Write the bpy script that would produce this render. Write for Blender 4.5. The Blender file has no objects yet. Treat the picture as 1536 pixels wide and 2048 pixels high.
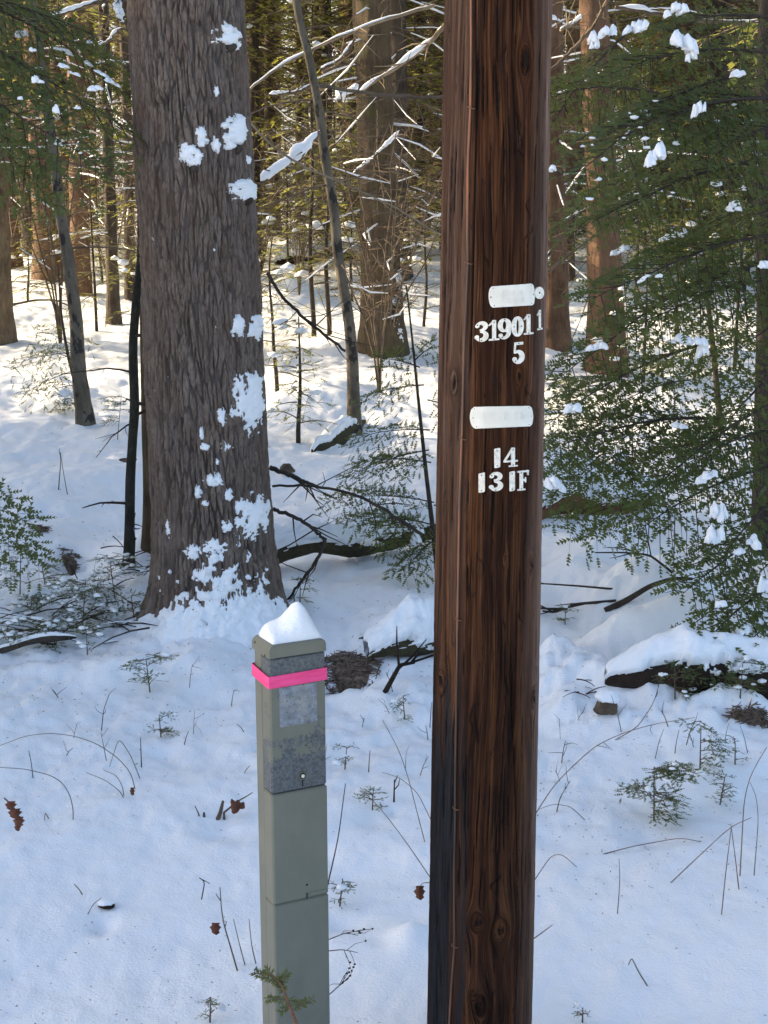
import bpy, math, random
import numpy as np

R = math.radians
PI = math.pi
col = bpy.context.scene.collection
rng = np.random.default_rng(11)

# ------------------------------------------------------------------ noise
def _h(ix, iy, iz, s):
    h = (ix.astype(np.int64) * 374761393 + iy.astype(np.int64) * 668265263 + iz.astype(np.int64) * 2147483647 + s * 1274126177) & 0xffffffff
    h = ((h ^ (h >> 13)) * 1274126177) & 0xffffffff
    h = ((h ^ (h >> 16)) * 2246822519) & 0xffffffff
    h = h ^ (h >> 15)
    return (h & 0xffffff) / float(0xffffff)

def vn(x, y, z=0.0, s=0):
    x, y, z = np.broadcast_arrays(np.asarray(x, float), np.asarray(y, float), np.asarray(z, float))
    ix, iy, iz = np.floor(x), np.floor(y), np.floor(z)
    fx, fy, fz = x - ix, y - iy, z - iz
    fx, fy, fz = [f * f * f * (f * (f * 6 - 15) + 10) for f in (fx, fy, fz)]
    r = 0
    for a in (0, 1):
        for b in (0, 1):
            for c in (0, 1):
                w = (fx if a else 1 - fx) * (fy if b else 1 - fy) * (fz if c else 1 - fz)
                r = r + w * _h(ix + a, iy + b, iz + c, s)
    return r * 2 - 1

def fbm(x, y, z=0.0, o=4, s=0):
    r, a = 0, 0.5
    for k in range(o):
        r = r + a * vn(np.asarray(x) * 2 ** k, np.asarray(y) * 2 ** k, np.asarray(z) * 2 ** k, s + k * 17)
        a *= 0.5
    return r

def worley(x, y, s=0):
    ix, iy = np.floor(x), np.floor(y)
    f1 = np.full(x.shape, 9.0); f2 = f1.copy(); cid = np.zeros(x.shape)
    zz = np.zeros_like(ix)
    for a in (-1, 0, 1):
        for b in (-1, 0, 1):
            cx = ix + a + _h(ix + a, iy + b, zz, s); cy = iy + b + _h(ix + a, iy + b, zz, s + 5)
            d = np.hypot(x - cx, y - cy)
            cid = np.where(d < f1, _h(ix + a, iy + b, zz, s + 9), cid)
            f2 = np.minimum(f2, np.maximum(f1, d)); f1 = np.minimum(f1, d)
    return f1, f2, cid

def sst(a, b, x):
    t = np.clip((x - a) / (b - a), 0, 1)
    return t * t * (3 - 2 * t)

# ------------------------------------------------------------------ mesh builder
class Geo:
    def __init__(s):
        s.v = []; s.f = []; s.n = 0
    def add(s, verts, faces, mi=0):
        verts = np.asarray(verts, float); faces = np.asarray(faces, int)
        if len(faces):
            s.f.append((faces + s.n, mi))
        s.v.append(verts); s.n += len(verts)
        return s
    def tube(s, pts, rad, sides=6, mi=0, cap=True):
        pts = np.asarray(pts, float); n = len(pts)
        rad = np.broadcast_to(np.asarray(rad, float), (n,))
        t = np.gradient(pts, axis=0); t /= np.linalg.norm(t, axis=1)[:, None] + 1e-9
        m = t.mean(0)
        ref = np.array([0, 0, 1.0]) if abs(m[2]) < 0.75 * np.linalg.norm(m) + 1e-9 else np.array([0, 1.0, 0])
        a = np.cross(t, ref); a /= np.linalg.norm(a, axis=1)[:, None] + 1e-9
        b = np.cross(t, a)
        th = np.arange(sides) * 2 * PI / sides
        v = pts[:, None, :] + rad[:, None, None] * (np.cos(th)[None, :, None] * a[:, None, :] + np.sin(th)[None, :, None] * b[:, None, :])
        i = np.arange(n - 1)[:, None] * sides; j = np.arange(sides)[None, :]; k = (j + 1) % sides
        f = np.stack([i + j, i + k, i + sides + k, i + sides + j], -1).reshape(-1, 4)
        s.add(v.reshape(-1, 3), f, mi)
        if cap and sides > 2:
            for e, ring in ((0, 0), (n - 1, (n - 1) * sides)):
                c = pts[e]
                idx = ring + np.arange(sides)
                vv = np.vstack([v[e], c[None]])
                ff = np.stack([np.arange(sides), (np.arange(sides) + 1) % sides, np.full(sides, sides)], -1)
                s.add(vv, ff if e else ff[:, ::-1], mi)
        return s
    def grid(s, P, mi=0, keep=None, closeu=False):
        n, m = P.shape[:2]
        idx = np.arange(n * m).reshape(n, m)
        if closeu:
            idx = np.concatenate([idx, idx[:, :1]], 1)
        f = np.stack([idx[:-1, :-1], idx[:-1, 1:], idx[1:, 1:], idx[1:, :-1]], -1)
        f = f[keep] if keep is not None else f.reshape(-1, 4)
        return s.add(P.reshape(-1, 3), f, mi)
    def box(s, c, h, M=None, mi=0, bev=0.0):
        c = np.asarray(c, float); h = np.asarray(h, float)
        if bev <= 0:
            v = np.array([[x, y, z] for x in (-1, 1) for y in (-1, 1) for z in (-1, 1)], float) * h + c
            f = [[0, 1, 3, 2], [4, 6, 7, 5], [0, 4, 5, 1], [2, 3, 7, 6], [0, 2, 6, 4], [1, 5, 7, 3]]
            if M is not None: v = M(v)
            return s.add(v, f, mi)
        v = []
        for x in (-1, 1):
            for y in (-1, 1):
                for z in (-1, 1):
                    for ax in range(3):
                        p = np.array([x, y, z], float) * (h - bev)
                        p[ax] += (x, y, z)[ax] * bev
                        v.append(p + c)
        v = np.array(v)
        I = lambda x, y, z, ax: ((x * 2 + y) * 2 + z) * 3 + ax
        q = [[I(1, 0, 0, 0), I(1, 1, 0, 0), I(1, 1, 1, 0), I(1, 0, 1, 0)], [I(0, 0, 0, 0), I(0, 0, 1, 0), I(0, 1, 1, 0), I(0, 1, 0, 0)],
             [I(0, 0, 0, 1), I(1, 0, 0, 1), I(1, 0, 1, 1), I(0, 0, 1, 1)], [I(0, 1, 0, 1), I(0, 1, 1, 1), I(1, 1, 1, 1), I(1, 1, 0, 1)],
             [I(0, 0, 1, 2), I(1, 0, 1, 2), I(1, 1, 1, 2), I(0, 1, 1, 2)], [I(0, 0, 0, 2), I(0, 1, 0, 2), I(1, 1, 0, 2), I(1, 0, 0, 2)]]
        for a in (0, 1):
            for b in (0, 1):
                q += [[I(a, b, 0, 0), I(a, b, 1, 0), I(a, b, 1, 1), I(a, b, 0, 1)], [I(a, 0, b, 0), I(a, 1, b, 0), I(a, 1, b, 2), I(a, 0, b, 2)],
                      [I(0, a, b, 1), I(1, a, b, 1), I(1, a, b, 2), I(0, a, b, 2)]]
        t = [[I(x, y, z, 0), I(x, y, z, 1), I(x, y, z, 2)] for x in (0, 1) for y in (0, 1) for z in (0, 1)]
        if M is not None: v = M(v)
        n0 = s.n
        s.add(v, q, mi)
        s.f.append((np.array(t) + n0, mi))
        return s

def build(name, g, mats, parent=None, smooth=True, org=None, attr=None, fixn=False):
    V = np.concatenate(g.v) if g.v else np.zeros((0, 3))
    if org is not None: V = V - np.asarray(org)
    me = bpy.data.meshes.new(name)
    if not isinstance(mats, (list, tuple)): mats = [mats]
    for m in mats: me.materials.append(m)
    me.vertices.add(len(V)); me.vertices.foreach_set('co', V.astype(np.float32).ravel())
    if g.f:
        li = np.concatenate([f.ravel() for f, _ in g.f])
        tot = np.concatenate([np.full(len(f), f.shape[1]) for f, _ in g.f])
        mi = np.concatenate([np.full(len(f), m) for f, m in g.f])
        me.loops.add(len(li)); me.loops.foreach_set('vertex_index', li.astype(np.int32))
        me.polygons.add(len(tot)); me.polygons.foreach_set('loop_start', (np.cumsum(tot) - tot).astype(np.int32))
        me.polygons.foreach_set('material_index', mi.astype(np.int32))
        me.polygons.foreach_set('use_smooth', np.full(len(tot), smooth))
    if attr:
        for k, a in attr.items():
            at_ = me.attributes.new(k, 'FLOAT', 'POINT'); at_.data.foreach_set('value', np.asarray(a, np.float32).ravel())
    me.update(calc_edges=True)
    if fixn:
        import bmesh
        bm = bmesh.new(); bm.from_mesh(me); bmesh.ops.recalc_face_normals(bm, faces=bm.faces); bm.to_mesh(me); bm.free()
    o = bpy.data.objects.new(name, me); col.objects.link(o)
    if parent is not None: o.parent = parent
    return o

def tag(o, label=None, cat=None, group=None, kind=None):
    if label: o['label'] = label
    if cat: o['category'] = cat
    if group: o['group'] = group
    if kind: o['kind'] = kind
    return o

def thing(name, loc, label, cat, group=None):
    o = bpy.data.objects.new(name, None); o.empty_display_size = .1
    col.objects.link(o); o.location = [float(c) for c in loc]
    return tag(o, label, cat, group)

def copy_tree(o, parent=None):
    c = o.copy(); col.objects.link(c); c.parent = parent
    for ch in list(o.children): copy_tree(ch, c)
    return c

# ------------------------------------------------------------------ camera frame (photo pixels 1536 x 2048)
FPX = 3000.0; TH = R(14.6); H = 2.3
def ray(px, py):
    a = (np.asarray(px, float) - 768) / FPX; b = (1024 - np.asarray(py, float)) / FPX
    dy = math.cos(TH) + b * math.sin(TH); dz = b * math.cos(TH) - math.sin(TH)
    return a / dy, dz / dy, dy
def at(px, py, Y):
    rx, rz, _ = ray(px, py)
    return np.array([rx * Y, Y + 0 * rx, H + rz * Y])
def flat(px, py):
    rx, rz, _ = ray(px, py); Y = -H / rz
    return rx * Y, Y
def mpp(py, Y):
    return Y / ray(768, py)[2] / FPX      # metres per photo pixel

# ------------------------------------------------------------------ ground
MOUNDS = []
def mound(px, py, rx, ry, h, dy=0.0):
    x, y = flat(px, py); MOUNDS.append((x, y + dy, rx, ry, h))
mound(430, 1215, .42, .34, .13, .12)
mound(300, 1130, .22, .30, .16)
mound(420, 1300, .30, .35, .05)
mound(90, 1000, .55, .5, .12); mound(250, 960, .5, .4, .06); mound(30, 1090, .35, .3, .10)
mound(78, 1052, .055, .11, -.30); mound(110, 1050, .05, .05, -.10); mound(138, 1132, .065, .12, -.32); mound(470, 1250, .1, .1, .05)
mound(30, 800, .7, .8, .14); mound(150, 850, .6, .5, .08); mound(300, 870, .6, .5, .06)
mound(630, 820, .5, .75, .2); mound(770, 700, .75, .75, .26); mound(585, 600, .42, .8, .32)
mound(850, 560, 1.2, 1.4, .28); mound(740, 520, 1.2, .8, .12)
mound(1300, 1190, .34, .30, .18); mound(1210, 1120, .22, .2, .12); mound(1150, 1150, .18, .2, .10)
mound(1170, 1370, .26, .20, .17); mound(1100, 1330, .16, .16, .15); mound(1130, 1420, .10, .09, .06); mound(1270, 1290, .30, .17, .15); mound(1400, 1285, .30, .17, .17); mound(1540, 1290, .3, .17, .15); mound(1310, 1415, .2, .07, .08); mound(1470, 1432, .2, .07, .09); mound(1230, 1395, .12, .08, .07); mound(1330, 1440, .5, .14, .05)
mound(1450, 940, .8, .6, .12); mound(1250, 880, .6, .6, .14); mound(1120, 700, .6, .7, .2)
mound(800, 1370, .22, .16, .08); mound(850, 1240, .22, .14, .10); mound(700, 1335, .16, .13, -.13)
mound(205, 1815, .035, .05, -.03); mound(325, 1478, .05, .05, -.03); mound(1308, 1645, .10, .08, -.035); mound(440, 1645, .07, .06, -.03); mound(680, 1815, .06, .06, -.035); mound(745, 1622, .06, .06, -.025); mound(790, 1608, .03, .03, -.025); mound(822, 1860, .06, .08, .05)
mound(60, 1210, .5, .2, .06); mound(220, 1190, .28, .2, .05); mound(120, 1330, .6, .14, .05)
mound(1420, 1480, .5, .25, .04); mound(1290, 1990, .3, .2, -.03); mound(150, 1900, .35, .2, -.02)
ROUGH = [(*flat(1120, 1370), .24, .3, .045), (*flat(150, 1240), .55, .35, .05), (*flat(430, 1290), .35, .3, .018), (*flat(820, 1400), .3, .3, .03), (*flat(1400, 1440), .45, .14, .04), (*flat(640, 860), .5, .5, .03), (*flat(1250, 1180), .4, .4, .03)]
def gz(x, y):
    x = np.asarray(x, float); y = np.asarray(y, float)
    z = .10 * fbm(x * .35, y * .35, 1.3, 3, 3) + .05 * fbm(x * 1.3, y * 1.3, 2.1, 3, 7) * sst(3.3, 5.5, y)
    z = z + .070 * fbm(x * 2.6, y * 1.9, .5, 4, 21) * (0.35 + .65 * sst(4.2, 6.0, y)) + .026 * fbm(x * 9, y * 8, 3.5, 4, 27) * (.4 + .6 * sst(4, 5.6, y))
    for mx, my, rx, ry, h in MOUNDS:
        q = ((x - mx) / rx) ** 2 + ((y - my) / ry) ** 2
        z = z + h * np.exp(-q)
    rz_ = sum(a_ * np.exp(-((x - mx) / rx) ** 2 - ((y - my) / ry) ** 2) for mx, my, rx, ry, a_ in ROUGH)
    z = z + 1.5 * rz_ * (fbm(x * 15, y * 13, 1.7, 4, 55) + .6 * np.abs(fbm(x * 8, y * 8, 4.4, 2, 57)))
    z = z + .012 * np.clip(fbm(x * 5, y * 5, 9.0, 2, 33), 0, 1) * sst(5.3, 6.2, y)
    z = z + np.clip(3.0 - y, 0, 2.6) * .27
    z = z + .02 * np.clip(y - 22, 0, 200) + .10 * np.clip(y - 34, 0, 55)
    return z
def ground_at(px, py, y0=2.8, y1=90):
    rx, rz, _ = ray(px, py)
    Y = np.geomspace(y0, y1, 2600)
    d = H + rz * Y - gz(rx * Y, Y)
    k = np.argmax(d <= 0) if (d <= 0).any() else len(Y) - 1
    return np.array([rx * Y[k], Y[k], gz(rx * Y[k], Y[k])])

# ------------------------------------------------------------------ materials
def mat(name, rough=.8):
    m = bpy.data.materials.new(name); m.use_nodes = True
    nt = m.node_tree; b = nt.nodes['Principled BSDF']; b.inputs['Roughness'].default_value = rough
    b.inputs['Specular IOR Level'].default_value = .3
    return m, nt, b
def N(nt, t, **k):
    n = nt.nodes.new(t)
    for a, v in k.items():
        if a in n.inputs: n.inputs[a].default_value = v
        else: setattr(n, a, v)
    return n
def L(nt, a, b): nt.links.new(a, b)
def noise(nt, vec, scale, detail=4, rough=.55, dist=0.0):
    n = N(nt, 'ShaderNodeTexNoise'); n.inputs['Scale'].default_value = scale; n.inputs['Detail'].default_value = detail
    n.inputs['Roughness'].default_value = rough; n.inputs['Distortion'].default_value = dist
    L(nt, vec, n.inputs['Vector']); return n
def ramp(nt, fac, stops):
    r = N(nt, 'ShaderNodeValToRGB'); e = r.color_ramp.elements
    while len(e) < len(stops): e.new(.5)
    for i, (p, c) in enumerate(stops): e[i].position = p; e[i].color = (*c, 1) if len(c) == 3 else c
    L(nt, fac, r.inputs[0]); return r
def mix(nt, fac, a, b, mode='MIX'):
    m = N(nt, 'ShaderNodeMix', data_type='RGBA', blend_type=mode)
    if isinstance(fac, float): m.inputs[0].default_value = fac
    else: L(nt, fac, m.inputs[0])
    for s, v in ((6, a), (7, b)):
        if isinstance(v, tuple): m.inputs[s].default_value = (*v, 1)
        else: L(nt, v, m.inputs[s])
    return m.outputs[2]
def bump(nt, b, h, strength, dist):
    n = N(nt, 'ShaderNodeBump'); n.inputs['Strength'].default_value = strength; n.inputs['Distance'].default_value = dist
    L(nt, h, n.inputs['Height']); L(nt, n.outputs[0], b.inputs['Normal']); return n
def coords(nt, scale=(1, 1, 1), src='Object'):
    c = N(nt, 'ShaderNodeTexCoord'); m = N(nt, 'ShaderNodeMapping'); m.inputs['Scale'].default_value = scale
    L(nt, c.outputs[src], m.inputs['Vector']); return m.outputs[0]

def snow_mat(name, speck=True, b1=.35):
    m, nt, b = mat(name, .55)
    g = N(nt, 'ShaderNodeNewGeometry').outputs['Position']
    n1 = noise(nt, g, 9, 7, .58); n2 = noise(nt, g, 110, 4, .6)
    ad = N(nt, 'ShaderNodeMath', operation='MULTIPLY_ADD'); L(nt, n2.outputs[0], ad.inputs[0]); ad.inputs[1].default_value = .5; L(nt, n1.outputs[0], ad.inputs[2])
    bump(nt, b, ad.outputs[0], b1, .02)
    c = mix(nt, n1.outputs[0], (.86, .87, .88), (.80, .82, .85))
    if speck:
        v = noise(nt, g, 55, 3, .7)
        r = ramp(nt, v.outputs[0], [(.735, (0, 0, 0)), (.76, (1, 1, 1))])
        big = noise(nt, g, 1.1, 2); rb = ramp(nt, big.outputs[0], [(.45, (0, 0, 0)), (.7, (.8, .8, .8))])
        f = mix(nt, 1.0, r.outputs[0], rb.outputs[0], 'MULTIPLY')
        c = mix(nt, f, c, (.22, .15, .09))
    L(nt, c, b.inputs['Base Color']); b.inputs['Specular IOR Level'].default_value = .25
    return m
SNOW = snow_mat('snow_ground', True, .42); SNOWC = snow_mat('snow_clump', False, .3)

def bark_mat(name, c0, c1, c2, su=34, sz=.13, st=1.0, spots=None, moss=None):
    m, nt, b = mat(name, .9)
    co = coords(nt, (1, 1, sz))
    n1 = noise(nt, co, su, 5, .65, .6); n2 = noise(nt, coords(nt), 5, 4); n3 = noise(nt, co, su * 4, 3, .6)
    r = ramp(nt, n1.outputs[0], [(.33, c0), (.52, c1), (.72, c2)])
    c = mix(nt, .5, r.outputs[0], ramp(nt, n2.outputs[0], [(.3, tuple(.55 * k for k in c1)), (.7, tuple(min(1, 1.25 * k) for k in c2))]).outputs[0])
    if spots:
        v = noise(nt, coords(nt, (1, 1, .6)), 14, 3); q = ramp(nt, v.outputs[0], [(.56, (0, 0, 0)), (.6, (1, 1, 1))])
        c = mix(nt, q.outputs[0], c, spots)
    if moss:
        v = noise(nt, coords(nt, (1, 1, .6)), 7, 5, .7); q = ramp(nt, v.outputs[0], [(.52, (0, 0, 0)), (.66, (.8, .8, .8))])
        c = mix(nt, q.outputs[0], c, moss)
    L(nt, c, b.inputs['Base Color'])
    ad = N(nt, 'ShaderNodeMath', operation='MULTIPLY_ADD'); L(nt, n3.outputs[0], ad.inputs[0]); ad.inputs[1].default_value = .4; L(nt, n1.outputs[0], ad.inputs[2])
    bump(nt, b, ad.outputs[0], st, .03)
    return m
BK_RED = bark_mat('bark_red_brown', (.050, .028, .018), (.13, .075, .045), (.22, .13, .08))
BK_DARK = bark_mat('bark_dark', (.022, .017, .013), (.055, .042, .032), (.11, .085, .065), 32)
BK_TAN = bark_mat('bark_tan', (.05, .034, .02), (.135, .095, .056), (.23, .17, .105), 30, .3)
BK_GREY = bark_mat('bark_grey', (.042, .034, .025), (.092, .076, .056), (.165, .14, .105), 20, .35, .4, spots=(.035, .03, .027))
BK_MOSS = bark_mat('bark_mossy', (.028, .019, .011), (.085, .058, .034), (.16, .115, .07), 30, .14, 1.0, moss=(.09, .085, .03))
BK_BLACK = bark_mat('bark_blackish', (.010, .009, .008), (.022, .020, .016), (.085, .08, .065), 40, .4, 1.0, moss=(.035, .034, .02))

def pine_mat():
    m, nt, b = mat('bark_old_pine', .92)
    a = N(nt, 'ShaderNodeAttribute', attribute_name='plate').outputs['Fac']
    co = coords(nt, (1, 1, .25)); n1 = noise(nt, co, 60, 5, .7); n2 = noise(nt, coords(nt), 3.5, 4, .6); n4 = noise(nt, coords(nt, (1, 1, .12)), 26, 4)
    r = ramp(nt, a, [(.08, (.010, .0075, .006)), (.38, (.056, .038, .029)), (.62, (.122, .086, .065)), (.90, (.235, .172, .132))])
    c = mix(nt, .30, r.outputs[0], ramp(nt, n1.outputs[0], [(.3, (.075, .058, .050)), (.7, (.23, .19, .165))]).outputs[0])
    q = ramp(nt, n2.outputs[0], [(.42, (0, 0, 0)), (.75, (.75, .75, .75))]); c = mix(nt, q.outputs[0], c, (.135, .085, .058))
    q4 = ramp(nt, n4.outputs[0], [(.4, (0, 0, 0)), (.75, (.5, .5, .5))]); c = mix(nt, q4.outputs[0], c, (.22, .185, .165))
    v = noise(nt, coords(nt), 38, 2, .6); q2 = ramp(nt, v.outputs[0], [(.75, (0, 0, 0)), (.79, (1, 1, 1))]); c = mix(nt, q2.outputs[0], c, (.5, .5, .47))
    L(nt, c, b.inputs['Base Color']); bump(nt, b, n1.outputs[0], .9, .012)
    return m
BK_PINE = pine_mat()

def needle_mat(name, a, bcol, tr):
    m, nt, b = mat(name, .55)
    g = N(nt, 'ShaderNodeNewGeometry').outputs['Position']
    n = noise(nt, g, 2.2, 3); n2 = noise(nt, g, 40, 2)
    c = mix(nt, ramp(nt, n.outputs[0], [(.3, (0, 0, 0)), (.7, (1, 1, 1))]).outputs[0], a, bcol)
    c = mix(nt, ramp(nt, n2.outputs[0], [(.35, (0, 0, 0)), (.75, (.5, .5, .5))]).outputs[0], c, tuple(1.9 * k for k in bcol))
    L(nt, c, b.inputs['Base Color'])
    t = N(nt, 'ShaderNodeBsdfTranslucent'); t.inputs[0].default_value = (*tr, 1)
    mx = N(nt, 'ShaderNodeMixShader'); mx.inputs[0].default_value = .38
    L(nt, b.outputs[0], mx.inputs[1]); L(nt, t.outputs[0], mx.inputs[2])
    L(nt, mx.outputs[0], nt.nodes['Material Output'].inputs[0])
    return m
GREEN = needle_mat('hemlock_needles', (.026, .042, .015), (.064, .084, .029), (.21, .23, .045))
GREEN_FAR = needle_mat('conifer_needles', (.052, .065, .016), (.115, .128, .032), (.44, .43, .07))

def plain(name, c, rough=.7, metal=0.0, var=None, scale=30):
    m, nt, b = mat(name, rough); b.inputs['Metallic'].default_value = metal
    if var:
        n = noise(nt, coords(nt), scale, 4); L(nt, ramp(nt, n.outputs[0], [(.3, c), (.7, var)]).outputs[0], b.inputs['Base Color'])
        bump(nt, b, n.outputs[0], .25, .004)
    else: b.inputs['Base Color'].default_value = (*c, 1)
    return m
TWIG = plain('dead_twig', (.06, .043, .03), .85, 0, (.17, .125, .085), 12)
TWIG_D = plain('dark_twig', (.022, .017, .013), .85, 0, (.06, .045, .034), 15)
TWIG_SUN = plain('sunlit_twig', (.16, .115, .07), .85, 0, (.32, .25, .17), 12)  # paler copy of the dead twig, sunlight put into its colour
STEM = plain('dry_stem', (.10, .065, .045), .8, 0, (.24, .17, .12), 20)
LEAF = plain('dead_leaf', (.07, .022, .012), .7, 0, (.16, .06, .03), 40)
LOGM = bark_mat('rotten_log', (.006, .004, .003), (.018, .011, .007), (.05, .03, .019), 30, 1.0)
LOGM_R = bark_mat('red_rotten_log', (.05, .022, .012), (.14, .065, .035), (.22, .11, .06), 30, 1.0)
LOGM_M = bark_mat('mossy_log', (.02, .017, .01), (.05, .043, .022), (.1, .085, .04), 30, 1.0)
LITTER = plain('brown_litter', (.06, .038, .026), .9, 0, (.26, .19, .14), 70)
ROCKM = plain('brown_stone', (.045, .032, .022), .85, 0, (.13, .095, .062), 25)
NAIL = plain('nail_steel', (.07, .065, .06), .5, .6)
TAGW = plain('tag_white', (.60, .555, .47), .5, 0, (.85, .82, .74), 120)
PLATEW = plain('plate_white', (.66, .635, .56), .45, 0, (.76, .735, .66), 40)

# ------------------------------------------------------------------ ground sheet
def build_ground():
    Y = np.concatenate([np.linspace(-25, 2.2, 40), np.linspace(2.3, 3.2, 36)[:-1], np.geomspace(3.2, 30, 640), np.geomspace(30.6, 260, 60)])
    xi = np.concatenate([-(.33 + np.geomspace(.01, 40, 46))[::-1], np.linspace(-.33, .33, 340), .33 + np.geomspace(.01, 40, 46)])
    Yb = np.maximum(Y, 3.4)
    X = xi[None, :] * Yb[:, None]
    YY = np.repeat(Y[:, None], len(xi), 1)
    Z = gz(X, YY)
    g = Geo(); g.grid(np.stack([X, YY, Z], -1))
    tag(build('snow_ground', g, SNOW), 'snow covered forest floor with low mounds', 'ground', None, 'structure')
build_ground()

# ------------------------------------------------------------------ round trunk surfaces
class Trunk:
    def __init__(s, P0, P1, r0, r1):
        s.P0, s.P1, s.r0, s.r1 = np.array(P0, float), np.array(P1, float), r0, r1
    def c(s, z):
        t = (np.asarray(z, float) - s.P0[2]) / (s.P1[2] - s.P0[2])
        return s.P0[0] + t * (s.P1[0] - s.P0[0]), s.P0[1] + t * (s.P1[1] - s.P0[1])
    def r(s, z):
        t = (np.asarray(z, float) - s.P0[2]) / (s.P1[2] - s.P0[2])
        return s.r0 + t * (s.r1 - s.r0)
    def pt(s, th, z, off=0.0):
        cx, cy = s.c(z); r = s.r(z) + off
        return np.stack(np.broadcast_arrays(cx + r * np.sin(th), cy - r * np.cos(th), z), -1)
    def hit(s, px, py):
        rx, rz, _ = ray(px, py); Y = s.P0[1] - s.r0
        for _ in range(8):
            z = H + rz * Y; cx, cy = s.c(z); r = s.r(z)
            sn = np.clip((rx * Y - cx) / r, -.995, .995); th = np.arcsin(sn); Y = cy - r * np.cos(th)
        return th, z

def trunk_from_px(b, t, wb, wt, Y):
    P0 = at(b[0], b[1], Y); P1 = at(t[0], t[1], Y)
    return Trunk(P0, P1, wb / 2 * mpp(b[1], Y), wt / 2 * mpp(t[1], Y))

# ---- utility pole
def wood_mat():
    m, nt, b = mat('creosote_pole_wood', .85)
    A = lambda k: N(nt, 'ShaderNodeAttribute', attribute_name=k).outputs['Fac']
    psi, zz, tar, wea_rimlight, kn = A('grain'), A('height'), A('tar'), A('weather_rimlight'), A('knot')
    def vec(a, c):
        x = N(nt, 'ShaderNodeMath', operation='MULTIPLY'); L(nt, psi, x.inputs[0]); x.inputs[1].default_value = a
        y = N(nt, 'ShaderNodeMath', operation='MULTIPLY'); L(nt, zz, y.inputs[0]); y.inputs[1].default_value = c
        v = N(nt, 'ShaderNodeCombineXYZ'); L(nt, x.outputs[0], v.inputs[0]); L(nt, y.outputs[0], v.inputs[1]); return v.outputs[0]
    n1 = noise(nt, vec(80, 1.3), 1, 7, .66, .2); n2 = noise(nt, vec(330, 5), 1, 4, .65); n3 = noise(nt, vec(24, 1.7), 1, 4, .6); n5 = noise(nt, vec(60, 9), 1, 5, .75)
    sn_ = N(nt, 'ShaderNodeMath', operation='MULTIPLY'); L(nt, psi, sn_.inputs[0]); sn_.inputs[1].default_value = 620
    w0 = N(nt, 'ShaderNodeMath', operation='SINE'); L(nt, sn_.outputs[0], w0.inputs[0])
    c = ramp(nt, n1.outputs[0], [(.30, (.010, .0048, .0034)), (.43, (.030, .0118, .0060)), (.55, (.068, .0270, .0125)), (.66, (.138, .060, .028)), (.78, (.27, .145, .08))]).outputs[0]
    c = mix(nt, ramp(nt, n3.outputs[0], [(.33, (.95, .95, .95)), (.50, (0, 0, 0))]).outputs[0], c, (.013, .0068, .0055))
    c = mix(nt, ramp(nt, n3.outputs[0], [(.52, (0, 0, 0)), (.68, (.6, .6, .6))]).outputs[0], c, (.165, .066, .024))
    c = mix(nt, ramp(nt, w0.outputs[0], [(.55, (0, 0, 0)), (.95, (.42, .42, .42))]).outputs[0], c, (.020, .009, .006))
    c = mix(nt, ramp(nt, n2.outputs[0], [(.50, (0, 0, 0)), (.72, (.7, .7, .7))]).outputs[0], c, (.016, .0075, .0055))
    c = mix(nt, ramp(nt, n2.outputs[0], [(.26, (.5, .5, .5)), (.42, (0, 0, 0))]).outputs[0], c, (.20, .115, .07))
    c = mix(nt, ramp(nt, n5.outputs[0], [(.60, (0, 0, 0)), (.64, (.95, .95, .95))]).outputs[0], c, (.014, .011, .011))
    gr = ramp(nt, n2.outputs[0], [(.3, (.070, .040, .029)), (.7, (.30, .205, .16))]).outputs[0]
    c = mix(nt, wea_rimlight, c, gr)
    c = mix(nt, tar, c, ramp(nt, n2.outputs[0], [(.35, (.012, .013, .016)), (.75, (.042, .043, .046))]).outputs[0])
    c = mix(nt, kn, c, (.014, .010, .009))
    L(nt, c, b.inputs['Base Color'])
    ad = N(nt, 'ShaderNodeMath', operation='MULTIPLY_ADD'); L(nt, n2.outputs[0], ad.inputs[0]); ad.inputs[1].default_value = .5; L(nt, n1.outputs[0], ad.inputs[2])
    bump(nt, b, ad.outputs[0], 1.0, .010); b.inputs['Specular IOR Level'].default_value = .08
    return m
WOOD = wood_mat()
POLE = trunk_from_px((959, 2048), (996.5, 0), 208, 213, 3.38)
POLE_TOP = 8.2
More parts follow.
